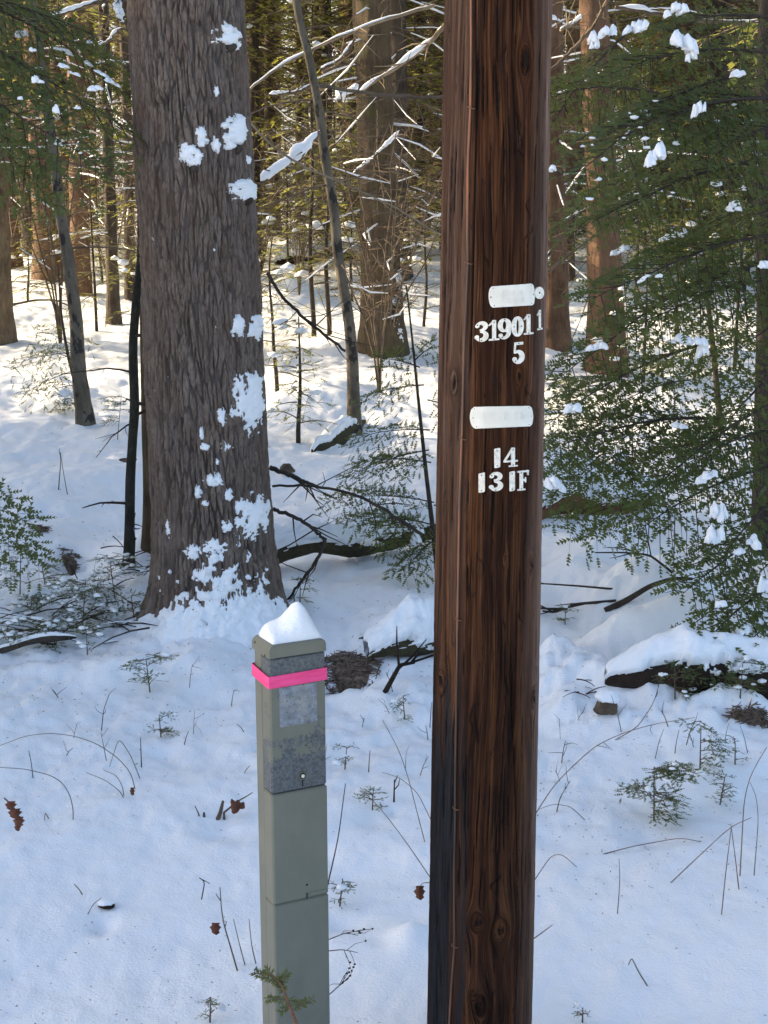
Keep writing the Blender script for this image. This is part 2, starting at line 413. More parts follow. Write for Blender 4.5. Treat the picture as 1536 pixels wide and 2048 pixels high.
# knots: photo pixel, hole radius (m), ellipse stretch, influence
KNOTS = [(910, 765, .010, 2.6, .045), (1037, 752, .007, 2.4, .036), (955, 1845, .013, 1.7, .040), (1000, 1860, .012, 2.0, .036), (884, 1362, .012, 2.2, .035), (1062, 1130, .008, 2.5, .03),
         (1066, 1395, .010, 2.4, .035), (962, 2010, .010, 2.6, .03), (948, 1990, .006, 3, .03), (1050, 120, .010, 2.8, .04), (900, 60, .004, 3, .03), (1010, 1120, .004, 3, .02)]
def pole():
    x, y = POLE.c(0.0)
    base = np.array([x, y, gz(x, y)])
    root = thing('utility_pole', base, 'dark brown weathered wooden utility pole carrying white numbers and plates', 'utility pole')
    nz = np.concatenate([np.linspace(-.35, 2.9, 1000), np.linspace(2.95, POLE_TOP, 30)])
    th = np.concatenate([np.linspace(-1.62, 1.62, 260), np.linspace(1.66, 2 * PI - 1.66, 60)])
    T, Z = np.meshgrid(th, nz)
    rm = .12; U = T * rm
    psi = U.copy(); kn = np.zeros_like(U); push = np.zeros_like(U)
    for px, py, a, e, inf in KNOTS:
        t0, z0 = POLE.hit(px, py); du = U - t0 * rm; dz = (Z - z0) / e
        r2 = du * du + dz * dz + 1e-6; w = np.exp(-r2 / (2.2 * inf) ** 2)
        aa = a * (1.0 + .25 * vn(U * 90, Z * 40, 0, 5))
        psi += np.where(r2 > a * a, -w * a * a * 2.2 * du / r2, 0)
        ring = np.sqrt(r2)
        psi = np.where(r2 < (1.5 * a) ** 2, psi * sst(a * .7, a * 1.4, ring) + (ring * 1.6 + t0 * rm + .004 * fbm(U * 160, Z * 60, 0, 2, 6)) * (1 - sst(a * .7, a * 1.4, ring)), psi)
        kn = np.maximum(kn, .9 * (1 - sst(.30 * a, .85 * a, np.sqrt(du ** 2 * 1.0 + dz ** 2 * 1.4) + .55 * a * vn(U * 220, Z * 90, 0, 9))))
        push += .004 * np.exp(-r2 / (1.8 * a) ** 2) - .004 * np.exp(-r2 / (.5 * a) ** 2)
    psi += .016 * fbm(U * 9, Z * 1.5, 0, 3, 71) + .004 * fbm(U * 22, Z * 4, 0, 3, 72)
    disp = push + .0026 * fbm(psi * 150, Z * 2.5, 0, 4, 81) + .0018 * fbm(psi * 420, Z * 7, 0, 2, 91)
    slit = fbm(psi * 210, Z * 5.5, 4, 3, 95)
    disp -= .0040 * sst(.26, .42, slit)
    crack_k = .95 * sst(.30, .42, slit)
    def check(pts, wid, dep):
        nonlocal disp, crack_k
        th_, z_ = zip(*[POLE.hit(*p) for p in pts]); o = np.argsort(z_)
        tt = np.interp(Z, np.array(z_)[o], np.array(th_)[o]) + .025 * vn(Z * 6, 0 * Z, 1, 3) * .4
        zlo, zhi = min(z_), max(z_)
        end = sst(0, .12, Z - zlo) * sst(0, .12, zhi - Z)
        g = np.exp(-((T - tt) * rm / wid) ** 2) * end
        disp = disp - dep * g; crack_k = np.maximum(crack_k, np.clip(1.4 * g - .3, 0, 1))
    for (gx_, gy_, gl_, gd_) in ((1037, 235, 26, .005), (1028, 262, 18, .004), (1041, 300, 24, .005), (1053, 420, 30, .006), (1056, 470, 22, .005), (975, 520, 12, .004), (1058, 780, 16, .006), (1010, 1250, 16, .005), (1042, 1235, 18, .004), (950, 1440, 40, .006), (1010, 1375, 26, .006), (1000, 1640, 14, .005), (995, 1765, 22, .007), (1063, 1640, 30, .004), (990, 1990, 14, .005), (1000, 100, 20, .003), (905, 420, 40, .003), (897, 620, 30, .003), (893, 980, 40, .004), (965, 1130, 30, .003), (1045, 960, 30, .003)):
        t_g, z_g = POLE.hit(gx_, gy_); q_ = ((T - t_g - .12 * vn(Z * 40, 0 * Z, gx_, 4)) * rm / .0028) ** 2 + ((Z - z_g) / (gl_ * .0011)) ** 2
        gg_ = np.exp(-q_); disp = disp - gd_ * gg_; crack_k = np.maximum(crack_k, np.clip(1.3 * gg_ - .25, 0, 1))
    check([(950, -150), (950, 300), (942, 640), (936, 800)], .0026, .012)
    check([(967, 380), (966, 700)], .0012, .006)
    check([(1022, 1230), (1024, 1400), (1031, 1580), (1038, 1800)], .0018, .010)
    check([(950, 1390), (957, 1520)], .0022, .008)
    check([(1060, 480), (1062, 640)], .0016, .006)
    check([(1040, 250), (1030, 320)], .0022, .006)
    check([(978, 1380), (984, 1485)], .0035, .006)
    check([(1004, 1370), (1006, 1400)], .0025, .006)
    check([(892, 90), (893, 330)], .0012, .004); check([(905, 300), (903, 560)], .0014, .004); check([(885, 900), (880, 1250)], .0013, .005)
    # black stain, lower left; silvery weathering on both flanks, right edge also paled to paint in sky light
    nse = fbm(U * 40, Z * 3, 2, 4, 101)
    zt = POLE.hit(885, 1440)[1]
    tar = sst(.1, -.1, T + .66 + .12 * nse) * sst(.14, -.10, Z - zt + .25 * nse) * sst(-1.60, -1.2, T + .25 * nse)
    tar = np.maximum(tar * .95, .8 * sst(.1, -.06, np.abs(T + .46 + .5 * nse * .3) - .05) * sst(.3, -.3, Z - zt))
    wea_rimlight = .5 * sst(-.38, -.62, T + .14 * nse) * sst(-.25, .9, Z - zt - .1 + .6 * nse) * (.45 + .55 * sst(-.25, .3, fbm(psi * 130, Z * 2, 7, 3, 111)))
    wea_rimlight = np.maximum(wea_rimlight, (.85 * sst(.86, 1.30, T + .12 * nse) + .25 * sst(.6, .8, T + .2 * nse)) * (.5 + .5 * sst(-.8, .6, Z - zt)))
    kn = np.maximum(kn, crack_k)
    P = POLE.pt(T, Z, disp)
    g = Geo(); g.grid(P, closeu=True)
    top = len(nz) - 1
    g.add(np.vstack([P[top], P[top].mean(0)[None] + [0, 0, .02]]), np.stack([np.arange(len(th)), (np.arange(len(th)) + 1) % len(th), np.full(len(th), len(th))], -1))
    ex = [np.concatenate([a.ravel(), np.full(len(th) + 1, v)]) for a, v in ((psi, 0), (Z, 3), (np.clip(tar, 0, 1), 0), (np.clip(wea_rimlight, 0, 1), .6), (np.clip(kn, 0, 1), 0))]
    build('shaft', g, WOOD, root, True, base, dict(grain=ex[0], height=ex[1], tar=ex[2], weather_rimlight=ex[3], knot=ex[4]))
    # ground wire with staples
    wp = [(944, -120), (944, 60), (942, 215), (937, 330), (936, 470), (937, 525), (929, 700), (926, 860), (921, 1000), (917, 1235), (914, 1400), (912, 1615), (909, 1760), (910, 1890), (904, 1980), (900, 2048), (897, 2130)]
    th_, z_ = map(np.array, zip(*[POLE.hit(*p) for p in wp]))
    zz = np.linspace(z_.min(), z_.max(), 140); o = np.argsort(z_)
    tt = np.interp(zz, z_[o], th_[o]) + .008 * vn(zz * 5, 0 * zz, 0, 8)
    g = Geo(); g.tube(POLE.pt(tt, zz, .0035), .0026, 8)
    m, nt, b = mat('copper_wire', .45); b.inputs['Metallic'].default_value = .35
    c = coords(nt); sp = N(nt, 'ShaderNodeTexCoord'); n = noise(nt, coords(nt, (1, 1, .25)), 6, 3, .7)
    L(nt, ramp(nt, n.outputs[0], [(.36, (.06, .045, .038)), (.5, (.15, .085, .06)), (.62, (.42, .15, .07))]).outputs[0], b.inputs['Base Color'])
    w = build('ground_wire', g, m, root, True, base)
    for i, (px, py) in enumerate(((942, 215), (937, 525), (926, 876), (917, 1237), (912, 1615), (909, 1890))):
        t0, z0 = POLE.hit(px, py); s = .008 if i else .008
        a = POLE.pt(t0 - .055, z0 + .002, -.004); d = POLE.pt(t0 + .07, z0 - .003, -.004)
        g = Geo(); g.tube([a, POLE.pt(t0 - .05, z0 + .002, .004), POLE.pt(t0 - .02, z0 + .001, .0075), POLE.pt(t0 + .03, z0 - .001, .0075), POLE.pt(t0 + .065, z0 - .003, .004), d], .0014, 6)
        build('staple', g, plain('rusty_staple', (.18, .09, .05), .6, .3) if i == 0 else bpy.data.materials['rusty_staple'], w, True, base)
    return root, base
POLE_ROOT, POLE_BASE = pole()

# ---- number tags: glyph fields -> marching squares -> bent on the pole
def caps(X, Y, pts, rad):
    pts = np.array(pts, float); rad = np.broadcast_to(rad, (len(pts),)); d = np.full(X.shape, -9.0)
    if len(pts) == 1: return rad[0] - np.hypot(X - pts[0][0], Y - pts[0][1])
    for (a, b, ra, rb) in zip(pts[:-1], pts[1:], rad[:-1], rad[1:]):
        v = b - a; t = np.clip(((X - a[0]) * v[0] + (Y - a[1]) * v[1]) / (v @ v + 1e-9), 0, 1)
        d = np.maximum(d, ra + t * (rb - ra) - np.hypot(X - a[0] - t * v[0], Y - a[1] - t * v[1]))
    return d
def bx(X, Y, x0, x1, y0, y1, r=.02):
    qx = np.abs(X - (x0 + x1) / 2) - (x1 - x0) / 2 + r; qy = np.abs(Y - (y0 + y1) / 2) - (y1 - y0) / 2 + r
    return r - (np.hypot(np.maximum(qx, 0), np.maximum(qy, 0)) + np.minimum(np.maximum(qx, qy), 0))
def arc(cx, cy, rx, ry, a0, a1, n=18):
    a = np.linspace(R(a0), R(a1), n); return np.stack([cx + rx * np.cos(a), cy + ry * np.sin(a)], -1)
def glyph(ch, X, Y):
    M = np.maximum.reduce
    if ch == '3':
        a = arc(.27, .735, .19, .175, 150, -95); b = arc(.27, .275, .21, .205, 92, -150)
        th = lambda n, lo, hi: lo + (hi - lo) * np.sin(np.linspace(0.1, PI - .1, n)) ** 1.5
        return M([caps(X, Y, a, th(18, .05, .105)), caps(X, Y, b, th(18, .05, .115)), caps(X, Y, [(.115, .77)], .095), caps(X, Y, [(.10, .215)], .105)])
    if ch == '1':
        return M([bx(X, Y, .2, .40, .02, .99), caps(X, Y, [(.30, .93), (.06, .76)], [.07, .035]), bx(X, Y, .04, .56, 0, .085)])
    if ch == 'I': return bx(X, Y, 0, .25, 0, 1, .05)
    if ch == '9':
        a = arc(.29, .66, .18, .26, 0, 360, 36); t = .05 + .055 * np.abs(np.cos(np.linspace(0, 2 * PI, 36)))
        tail = np.vstack([[(.475, .66)], arc(.26, .36, .215, .29, 15, -115)])
        return M([caps(X, Y, a, t), caps(X, Y, tail, np.linspace(.10, .055, len(tail))), caps(X, Y, [(.13, .19)], .095)])
    if ch == '0':
        a = arc(.28, .5, .17, .43, 0, 360, 40); t = .05 + .065 * np.abs(np.cos(np.linspace(0, 2 * PI, 40))) ** 1.3
        return caps(X, Y, a, t)
    if ch == '5':
        b = arc(.25, .31, .20, .245, 125, -150); t = .05 + .065 * np.sin(np.linspace(.1, PI - .1, 18)) ** 1.4
        return M([caps(X, Y, b, t), caps(X, Y, [(.12, .21)], .10), bx(X, Y, .10, .50, .86, .99), caps(X, Y, [(.145, .9), (.12, .53)], .042)])
    if ch == '4':
        return M([caps(X, Y, [(.40, .94), (.06, .31)], .048), bx(X, Y, .02, .62, .245, .335), bx(X, Y, .34, .50, .02, .98), bx(X, Y, .24, .62, 0, .075)])
    if ch == 'F':
        return M([bx(X, Y, .12, .30, .02, .98), bx(X, Y, .02, .58, .90, .99), caps(X, Y, [(.55, .95), (.56, .75)], [.05, .02]), bx(X, Y, .15, .43, .47, .56),
                  caps(X, Y, [(.42, .62), (.42, .41)], .035), bx(X, Y, .02, .42, 0, .08)])
    if ch == 'N': return M([bx(X, Y, 0, .12, 0, 1), bx(X, Y, .48, .6, 0, 1), caps(X, Y, [(.06, .95), (.54, .05)], .06)])
    if ch == 'T': return M([bx(X, Y, .24, .36, 0, 1), bx(X, Y, 0, .6, .88, 1)])
    if ch == 'X': return M([caps(X, Y, [(.06, .95), (.54, .05)], .06), caps(X, Y, [(.06, .05), (.54, .95)], .06)])
    if ch == 'Z': return M([bx(X, Y, 0, .6, .88, 1), bx(X, Y, 0, .6, 0, .12), caps(X, Y, [(.06, .06), (.54, .94)], .06)])
    if ch == 'E': return M([bx(X, Y, 0, .12, 0, 1), bx(X, Y, 0, .55, .88, 1), bx(X, Y, 0, .5, .44, .56), bx(X, Y, 0, .55, 0, .12)])
    if ch == '-': return bx(X, Y, .05, .45, .44, .56)
    if ch == 'C': return caps(X, Y, arc(.3, .5, .24, .44, 45, 315), .06)
    if ch == 'O': return caps(X, Y, arc(.3, .5, .24, .44, 0, 360, 30), .06)
def march(F, xs, ys):
    """filled iso region F>0 -> verts (x,y), list of polygons"""
    V = {}; vl = []; polys = []
    def vid(k, p):
        if k not in V: V[k] = len(vl); vl.append(p)
        return V[k]
    ny, nx = F.shape
    for j in range(ny - 1):
        for i in range(nx - 1):
            c = [(i, j), (i + 1, j), (i + 1, j + 1), (i, j + 1)]
            f = [F[q[1], q[0]] for q in c]
            if max(f) <= 0: continue
            poly = []
            for k in range(4):
                a, b = c[k], c[(k + 1) % 4]; fa, fb = f[k], f[(k + 1) % 4]
                if fa > 0: poly.append(vid(a, (xs[a[0]], ys[a[1]])))
                if (fa > 0) != (fb > 0):
                    t = fa / (fa - fb); key = (min(a, b), max(a, b))
                    poly.append(vid(key, (xs[a[0]] + t * (xs[b[0]] - xs[a[0]]), ys[a[1]] + t * (ys[b[1]] - ys[a[1]]))))
            if len(poly) >= 3: polys.append(poly)
    return np.array(vl), polys
def plate_geo(F, xs, ys, mapf, thick, rnd=0.0):
    v, polys = march(F, xs, ys)
    cnt = {}
    for p in polys:
        for a, b in zip(p, p[1:] + p[:1]):
            cnt[(a, b)] = cnt.get((a, b), 0) + 1
    edge = [(a, b) for (a, b) in cnt if (b, a) not in cnt]
    top = mapf(v[:, 0], v[:, 1], thick); bot = mapf(v[:, 0], v[:, 1], -.003)
    g = Geo(); n = len(v); g.add(np.vstack([top, bot]), np.zeros((0, 3), int)); base = g.n - 2 * n
    for p in polys:
        for k in range(1, len(p) - 1): g.f.append((np.array([[p[0], p[k], p[k + 1]]]) + base, 0))
    if edge: g.f.append((np.array([[b, a, a + n, b + n] for a, b in edge]) + base, 0))
    # merge same-arity face arrays
    tri = np.concatenate([f for f, _ in g.f if f.shape[1] == 3]); quad = [f for f, _ in g.f if f.shape[1] == 4]
    g.f = [(tri, 0)] + ([(quad[0], 0)] if quad else [])
    return g
def on_pole(u, v, off):
    """photo px -> point on pole front"""
    th, z = POLE.hit(u, v); return POLE.pt(th, z, off)
def nail(px, py, parent, off, r=.0016, m=None):
    th, z = POLE.hit(px, py)
    p = POLE.pt(th, z, off); n = np.array([math.sin(th), -math.cos(th), 0]); t1 = np.array([math.cos(th), math.sin(th), 0]); t2 = np.array([0, 0, 1.0])
    a = np.arange(8) * PI / 4; g = Geo(); rings = [p - n * .002]
    V = [p[None] + r * (np.cos(a)[:, None] * t1 + np.sin(a)[:, None] * t2) - n * .001, p[None] + .8 * r * (np.cos(a)[:, None] * t1 + np.sin(a)[:, None] * t2) + n * .0007, p[None] + n * .0011]
    f4 = [[i, (i + 1) % 8, 8 + (i + 1) % 8, 8 + i] for i in range(8)]; f3 = [[8 + i, 8 + (i + 1) % 8, 16] for i in range(8)]
    g.add(np.vstack(V), f4); g.f.append((np.array(f3), 0))
    return build('nail', g, m or NAIL, parent, True, POLE_BASE)
GL = [('3', 950.3, 643, 977.2, 683.5, -3, 'number tag 3'), ('1', 977.2, 640.4, 998.3, 680, -2, None), ('9', 995.5, 637.3, 1021.8, 678, -1.5, None), ('0', 1023, 633.3, 1046, 672.3, -2, None), ('1', 1046.4, 628.8, 1065, 668, -3, None),
      ('1', 1073.3, 620, 1083.2, 659, -4, None), ('5', 1024.8, 684.2, 1047.6, 727.6, -1, None), ('I', 989, 897, 999.5, 934.5, 1, None), ('4', 1007.2, 895.2, 1034, 932.8, -1.5, None),
      ('I', 958, 946.3, 969, 983.8, 1, None), ('3', 978.4, 944, 1005.8, 982, -1, None), ('I', 1019, 943.3, 1028.4, 981, 0, None), ('F', 1034.7, 941, 1056.3, 979.6, -2, None)]
NP = {'3': [(.12, .82), (.28, .04)], '1': [(.3, .88), (.3, .06)], 'I': [(.12, .88), (.12, .1)], '9': [(.3, .93), (.2, .1)], '0': [(.11, .5), (.45, .5)], '5': [(.3, .92), (.15, .12)], '4': [(.42, .86), (.42, .08)], 'F': [(.2, .88), (.2, .08)]}
for ch, x0, y0, x1, y1, sk, lb in GL:
    xs = np.linspace(-.08, .75, 46); ys = np.linspace(-.06, 1.06, 60); X, Y = np.meshgrid(xs, ys)
    F = glyph(ch, X, Y); ins = F > 0
    bx0, bx1 = X[ins].min(), X[ins].max(); by0, by1 = Y[ins].min(), Y[ins].max()
    def mp(u, v, off, x0=x0, y0=y0, x1=x1, y1=y1, bx0=bx0, bx1=bx1, by0=by0, by1=by1, sk=sk):
        a = (u - bx0) / (bx1 - bx0); b_ = (v - by0) / (by1 - by0)
        return on_pole(x0 + a * (x1 - x0), y1 - b_ * (y1 - y0) - sk * 0 - (a - .5) * 2.0, off)
    t = build('number_tag', plate_geo(F, xs, ys, mp, .0022), TAGW, POLE_ROOT, False, POLE_BASE)
    for (u, v) in NP[ch]:
        a = (u - bx0) / (bx1 - bx0); b_ = (v - by0) / (by1 - by0)
        nail(x0 + a * (x1 - x0), y1 - b_ * (y1 - y0) - (a - .5) * 2, t, .0022, .0017)
def sign_plate(c, txt, nails, lab):
    (xa, ya), (xb, yb), (xc, yc), (xd, yd) = c       # tl tr br bl
    def mp(u, v, off):
        X = (xa * (1 - u) + xb * u) * v + (xd * (1 - u) + xc * u) * (1 - v); Y = (ya * (1 - u) + yb * u) * v + (yd * (1 - u) + yc * u) * (1 - v)
        return on_pole(X, Y, off)
    xs = np.linspace(-.08, 1.08, 64); ys = np.linspace(-.05, 1.05, 34); X, Y = np.meshgrid(xs, ys)
    bulge = .055 * (1 - (2 * np.clip(Y, 0, 1) - 1) ** 2)
    F = np.minimum.reduce([X + bulge, 1 + bulge * .6 - X, (Y - .01 + .0), (.99 - Y)])
    cut = np.minimum.reduce([(X + .06) + Y * .45, (X + .06) + (1 - Y) * .45, (1.06 - X) + Y * .45, (1.06 - X) + (1 - Y) * .45]) - .09
    F = np.minimum(F, cut)
    t = build('sign_plate', plate_geo(F, xs, ys, mp, .003), PLATEW, POLE_ROOT, False, POLE_BASE); t['label'] = lab
    for (s, u0, v0, h, w) in txt:
        for k, ch in enumerate(s):
            gx = np.linspace(-.06, .68, 20); gy = np.linspace(-.06, 1.06, 26); GX, GY = np.meshgrid(gx, gy)
            build('raised_letter', plate_geo(glyph(ch, GX, GY), gx, gy, lambda a, b_, off, k=k: mp(u0 + (k + a) * w, v0 + b_ * h, off + .0012 if off > 0 else off + .004), .0031), PLATEW, t, False, POLE_BASE)
    for (u, v, r) in nails:
        p = (xa * (1 - u) + xb * u) * v + (xd * (1 - u) + xc * u) * (1 - v), (ya * (1 - u) + yb * u) * v + (yd * (1 - u) + yc * u) * (1 - v)
        nail(p[0], p[1], t, .003, r)
sign_plate([(981, 572.5), (1064, 566.5), (1065.5, 610.5), (983, 615.5)], [('NTEC', .24, .52, .24, .15), ('ZOCO', .24, .16, .24, .15)],
           [(.0, .5, .0019), (.06, .90, .0012), (.07, .10, .0014), (1.0, .5, .0016), (.95, .90, .001), (.95, .1, .001)], 'smaller white plate with raised lettering')
sign_plate([(946, 813), (1060, 811), (1061, 852.5), (948, 857.5)], [('ITXZE-CO', .17, .32, .40, .092)],
           [(.0, .5, .0014), (.03, .90, .0013), (.05, .10, .0014), (1.0, .5, .001), (.96, .90, .0013), (.96, .1, .0013)], 'longer white plate with raised lettering')
xs = np.linspace(-1.2, 1.2, 30); X, Y = np.meshgrid(xs, xs)
Fr = 1 - np.hypot(X, Y)
t = build('washer', plate_geo(Fr, xs, xs, lambda u, v, off: on_pole(1077.3 + u * 9, 585.7 - v * 12.2, off), .0025), TAGW, POLE_ROOT, False, POLE_BASE)
nail(1077, 585.5, t, .0025, .0028, plain('nail_hole', (.015, .013, .012), .9))

# ------------------------------------------------------------------ pedestal
def paint_mat(name, worn):
    m, nt, b = mat(name, .48)
    co = coords(nt); n0 = noise(nt, co, 9, 3)
    c = mix(nt, ramp(nt, n0.outputs[0], [(.3, (0, 0, 0)), (.7, (1, 1, 1))]).outputs[0], (.158, .158, .122), (.182, .182, .142))
    n3 = noise(nt, coords(nt, (1, 1, .35)), 16, 4, .6)
    c = mix(nt, ramp(nt, n3.outputs[0], [(.45, (0, 0, 0)), (.8, (.35, .35, .35))]).outputs[0], c, (.095, .099, .080))
    if worn:
        sx = N(nt, 'ShaderNodeSeparateXYZ'); L(nt, coords(nt), sx.inputs[0]); mr = N(nt, 'ShaderNodeMapRange'); L(nt, sx.outputs[2], mr.inputs[0]); mr.inputs[1].default_value = worn[0]; mr.inputs[2].default_value = worn[1]
        hb_ = ramp(nt, mr.outputs[0], [(0, (.30,) * 3), (.20, (.26,) * 3), (.26, (.12,) * 3), (.36, (.17,) * 3), (.43, (.0,) * 3), (.80, (.0,) * 3), (.87, (.24,) * 3), (1, (.26,) * 3)])
        n1 = noise(nt, co, 22, 6, .75); n2 = noise(nt, co, 160, 3, .7)
        ad = N(nt, 'ShaderNodeMath', operation='MULTIPLY_ADD'); L(nt, n2.outputs[0], ad.inputs[0]); ad.inputs[1].default_value = .35; L(nt, n1.outputs[0], ad.inputs[2])
        ah = N(nt, 'ShaderNodeMath', operation='ADD'); L(nt, ad.outputs[0], ah.inputs[0]); L(nt, hb_.outputs[0], ah.inputs[1]); ad = ah
        q = ramp(nt, ad.outputs[0], [(.77, (0, 0, 0)), (.81, (1, 1, 1))])
        w = noise(nt, co, 130, 3, .6)
        c = mix(nt, q.outputs[0], c, ramp(nt, w.outputs[0], [(.3, (.055, .06, .063)), (.7, (.145, .155, .16))]).outputs[0])
        bump(nt, b, ad.outputs[0], .25, .002)
    else:
        bump(nt, b, noise(nt, co, 60, 3).outputs[0], .08, .002)
    L(nt, c, b.inputs['Base Color']); return m
PAINT = paint_mat('green_grey_paint', False)
def pedestal():
    Y0 = 3.30
    al = R(27); S = mpp(1285, Y0)
    w = 125 * S; dep = .68 * w
    corner = at(537, 1292, Y0)                        # near front-left top edge
    e1 = np.array([math.cos(al), math.sin(al), 0]); e2 = np.array([-math.sin(al), math.cos(al), 0]); up = np.array([-.004, .055, 1.0]); up /= np.linalg.norm(up)
    e1 = e1 - up * (e1 @ up); e2 = e2 - up * (e2 @ up)
    def M(v): v = np.asarray(v); return corner + v[:, :1] * e1 + v[:, 1:2] * e2 + v[:, 2:] * up
    gzz = gz(corner[0], corner[1]); base = np.array([*M(np.array([[w / 2, dep / 2, 0]]))[0][:2], gzz])
    root = thing('utility_pedestal', base, 'square grey green metal telephone pedestal with worn upper panel', 'pedestal')
    zl = lambda py: -(H + ray(537, py)[1] * Y0 - corner[2]) * -1.0      # height (<0) of a pixel row on the near edge
    z_cap, z_u, z_m, z_b = zl(1317), zl(1583), zl(1797), gzz - corner[2] - .25
    WORN = paint_mat('flaking_grey_paint', (corner[2] + z_u - gzz, corner[2] + z_cap - gzz))
    def part(name, x0, x1, y0, y1, z0, z1, m, bev=.003, parent=root):
        g = Geo(); g.box(((x0 + x1) / 2, (y0 + y1) / 2, (z0 + z1) / 2), ((x1 - x0) / 2, (y1 - y0) / 2, (z1 - z0) / 2), M, 0, bev)
        return build(name, g, m, parent, False, base, None, True)
    f = dep * .52
    part('rear_housing', .003, w - .003, f + .0015, dep, z_b, -.001, PAINT, .004)
    part('lower_cover', 0, w + .001, -.001, f, z_b, z_m - .0015, PAINT, .004)
    mid = part('middle_cover', -.0005, w, -.0025, f - .001, z_m, z_u - .0015, PAINT, .004)
    upc = part('upper_cover', .0008, w - .001, -.0005, f - .002, z_u, z_cap - .0012, WORN, .004)
    # cap: rounded front corners in elevation, overlapping the cover
    g = Geo(); n = 10; prof = []
    x0, x1, y0, y1 = -.0015, w + .0015, -.004, dep + .001
    rr = .016
    pts = [(x0, z_cap)] + [(x0 + rr - rr * math.cos(a), -rr + rr * math.sin(a)) for a in np.linspace(0, PI / 2, 7)] + [(x1 - rr + rr * math.sin(a), -rr + rr * math.cos(a)) for a in np.linspace(0, PI / 2, 7)] + [(x1, z_cap)]
    pts = np.array(pts); k = len(pts)
    rows = [np.stack([pts[:, 0], np.full(k, yy), pts[:, 1]], -1) for yy in (y0 + .003, y0 + .0006, y0)]
    insx = np.clip(pts[:, 0], x0 + .003, x1 - .003); rows[0] = np.stack([pts[:, 0], np.full(k, y1), pts[:, 1]], -1)
    rows[1] = np.stack([pts[:, 0], np.full(k, y0 + .003), pts[:, 1]], -1); rows[2] = np.stack([insx, np.full(k, y0), np.minimum(pts[:, 1], -.003)], -1)
    g.grid(M(np.concatenate(rows)).reshape(3, k, 3))
    for yy, px_ in ((y0, rows[2]), (y1, rows[0])):
        c = px_.mean(0); g.add(M(np.vstack([px_, c[None]])), [[i, i + 1, k] for i in range(k - 1)] + [[k - 1, 0, k]])
    cap = build('cap', g, PAINT, root, False, base, None, True)
    for (yy, zz) in ((dep * .82, -.012), (dep * .2, -.028)):
        g = Geo(); a = np.arange(8) * PI / 4
        q = np.stack([np.full(8, x0 - .0012), yy + .0028 * np.cos(a), zz + .0028 * np.sin(a)], -1)
        g.add(M(np.vstack([q, q + [.004, 0, 0], [[x0 - .0007, yy, zz]]])), [[i, (i + 1) % 8, 8 + (i + 1) % 8, 8 + i] for i in range(8)]); g.f.append((np.array([[i, (i + 1) % 8, 16] for i in range(8)]), 0))
        build('screw', g, NAIL, cap, True, base, None, True)
    # faded sticker
    m, nt, b = mat('faded_sticker', .5); co = coords(nt); n1 = noise(nt, co, 55, 4, .7); n2 = noise(nt, co, 14, 3)
    c = ramp(nt, n1.outputs[0], [(.3, (.12, .135, .155)), (.6, (.25, .27, .30)), (.8, (.33, .34, .34))]).outputs[0]
    c = mix(nt, ramp(nt, n2.outputs[0], [(.48, (0, 0, 0)), (.68, (.7, .7, .7))]).outputs[0], c, (.33, .31, .24))
    c = mix(nt, ramp(nt, noise(nt, co, 180, 2).outputs[0], [(.62, (0, 0, 0)), (.68, (1, 1, 1))]).outputs[0], c, (.09, .09, .09))
    L(nt, c, b.inputs['Base Color'])
    g = Geo(); g.box((w * .50, -.0012, (zl(1377) + zl(1455)) / 2), (w * .335, .0008, (zl(1377) - zl(1455)) / 2), M, 0, .0005)
    build('sticker', g, m, upc, False, base, None, True)
    # lock on upper cover: ring + bright stud + key slot below
    cx, cz = w * .55, zl(1556)
    def disc(name, r0, r1, y0_, y1_, m, parent):
        a = np.linspace(0, 2 * PI, 25)[:-1]; g = Geo()
        o_ = lambda r, y: M(np.stack([cx + r * np.cos(a), np.full(24, y), cz + r * np.sin(a)], -1))
        rings = [o_(r1, y0_), o_(r1, y1_), o_(r1 * .9, y1_ - .0006), o_(max(r0, .0004), y1_ - .0006), o_(max(r0, .0004), y1_ + .0012)]
        g.grid(np.stack(rings), closeu=True); return build(name, g, m, parent, True, base, None, True)
    lk = disc('lock', .0052, .0105, .001, -.0022, plain('lock_ring', (.16, .13, .09), .5, .4), upc)
    disc('lock_collar', .0042, .0072, .001, -.0042, plain('lock_collar', (.03, .028, .026), .5, .3), lk)
    disc('lock_stud', .0002, .0042, .001, -.0062, plain('lock_stud', (.8, .78, .68), .4), lk)
    g = Geo(); g.box((cx + .001, -.0012, cz - .019), (.0011, .0007, .0085), M); build('key_slot', g, plain('dark_slot', (.01, .01, .01), .9), upc, False, base)
    # tab at bottom of the middle cover
    cx2 = w * .60; z2 = z_m
    g = Geo(); g.box((cx2, -.0032, z2 + .007), (.0022, .0008, .0075), M); build('latch_slot', g, bpy.data.materials['dark_slot'] if False else plain('grey_slot', (.06, .06, .05), .8), mid, False, base)
    g = Geo(); g.box((w * .82, -.0034, z2 + .0095), (w * .165, .0006, .0045), M, 0, .0004); build('latch_rib', g, PAINT, mid, False, base, None, True)
    a = np.arange(10) * 2 * PI / 10; g = Geo(); cz3 = z2 + .036
    q = np.stack([cx2 + .0034 * np.cos(a), np.full(10, -.0028), cz3 + .0026 * np.sin(a)], -1); g.add(M(np.vstack([q, [[cx2, -.0033, cz3]]])), [[i, (i + 1) % 10, 10] for i in range(10)])
    build('latch_hole', g, bpy.data.materials['dark_slot'], mid, False, base)
    # snow cap
    nu, nv = 40, 30
    u, v = np.meshgrid(np.linspace(0, 1, nu), np.linspace(0, 1, nv))
    pk = .070 * np.exp(-(((u - .66) / .27) ** 2 + ((v - .5) / .5) ** 2) ** .95) + .022 * np.exp(-((u - .2) / .3) ** 2 - ((v - .8) / .5) ** 2) + .014
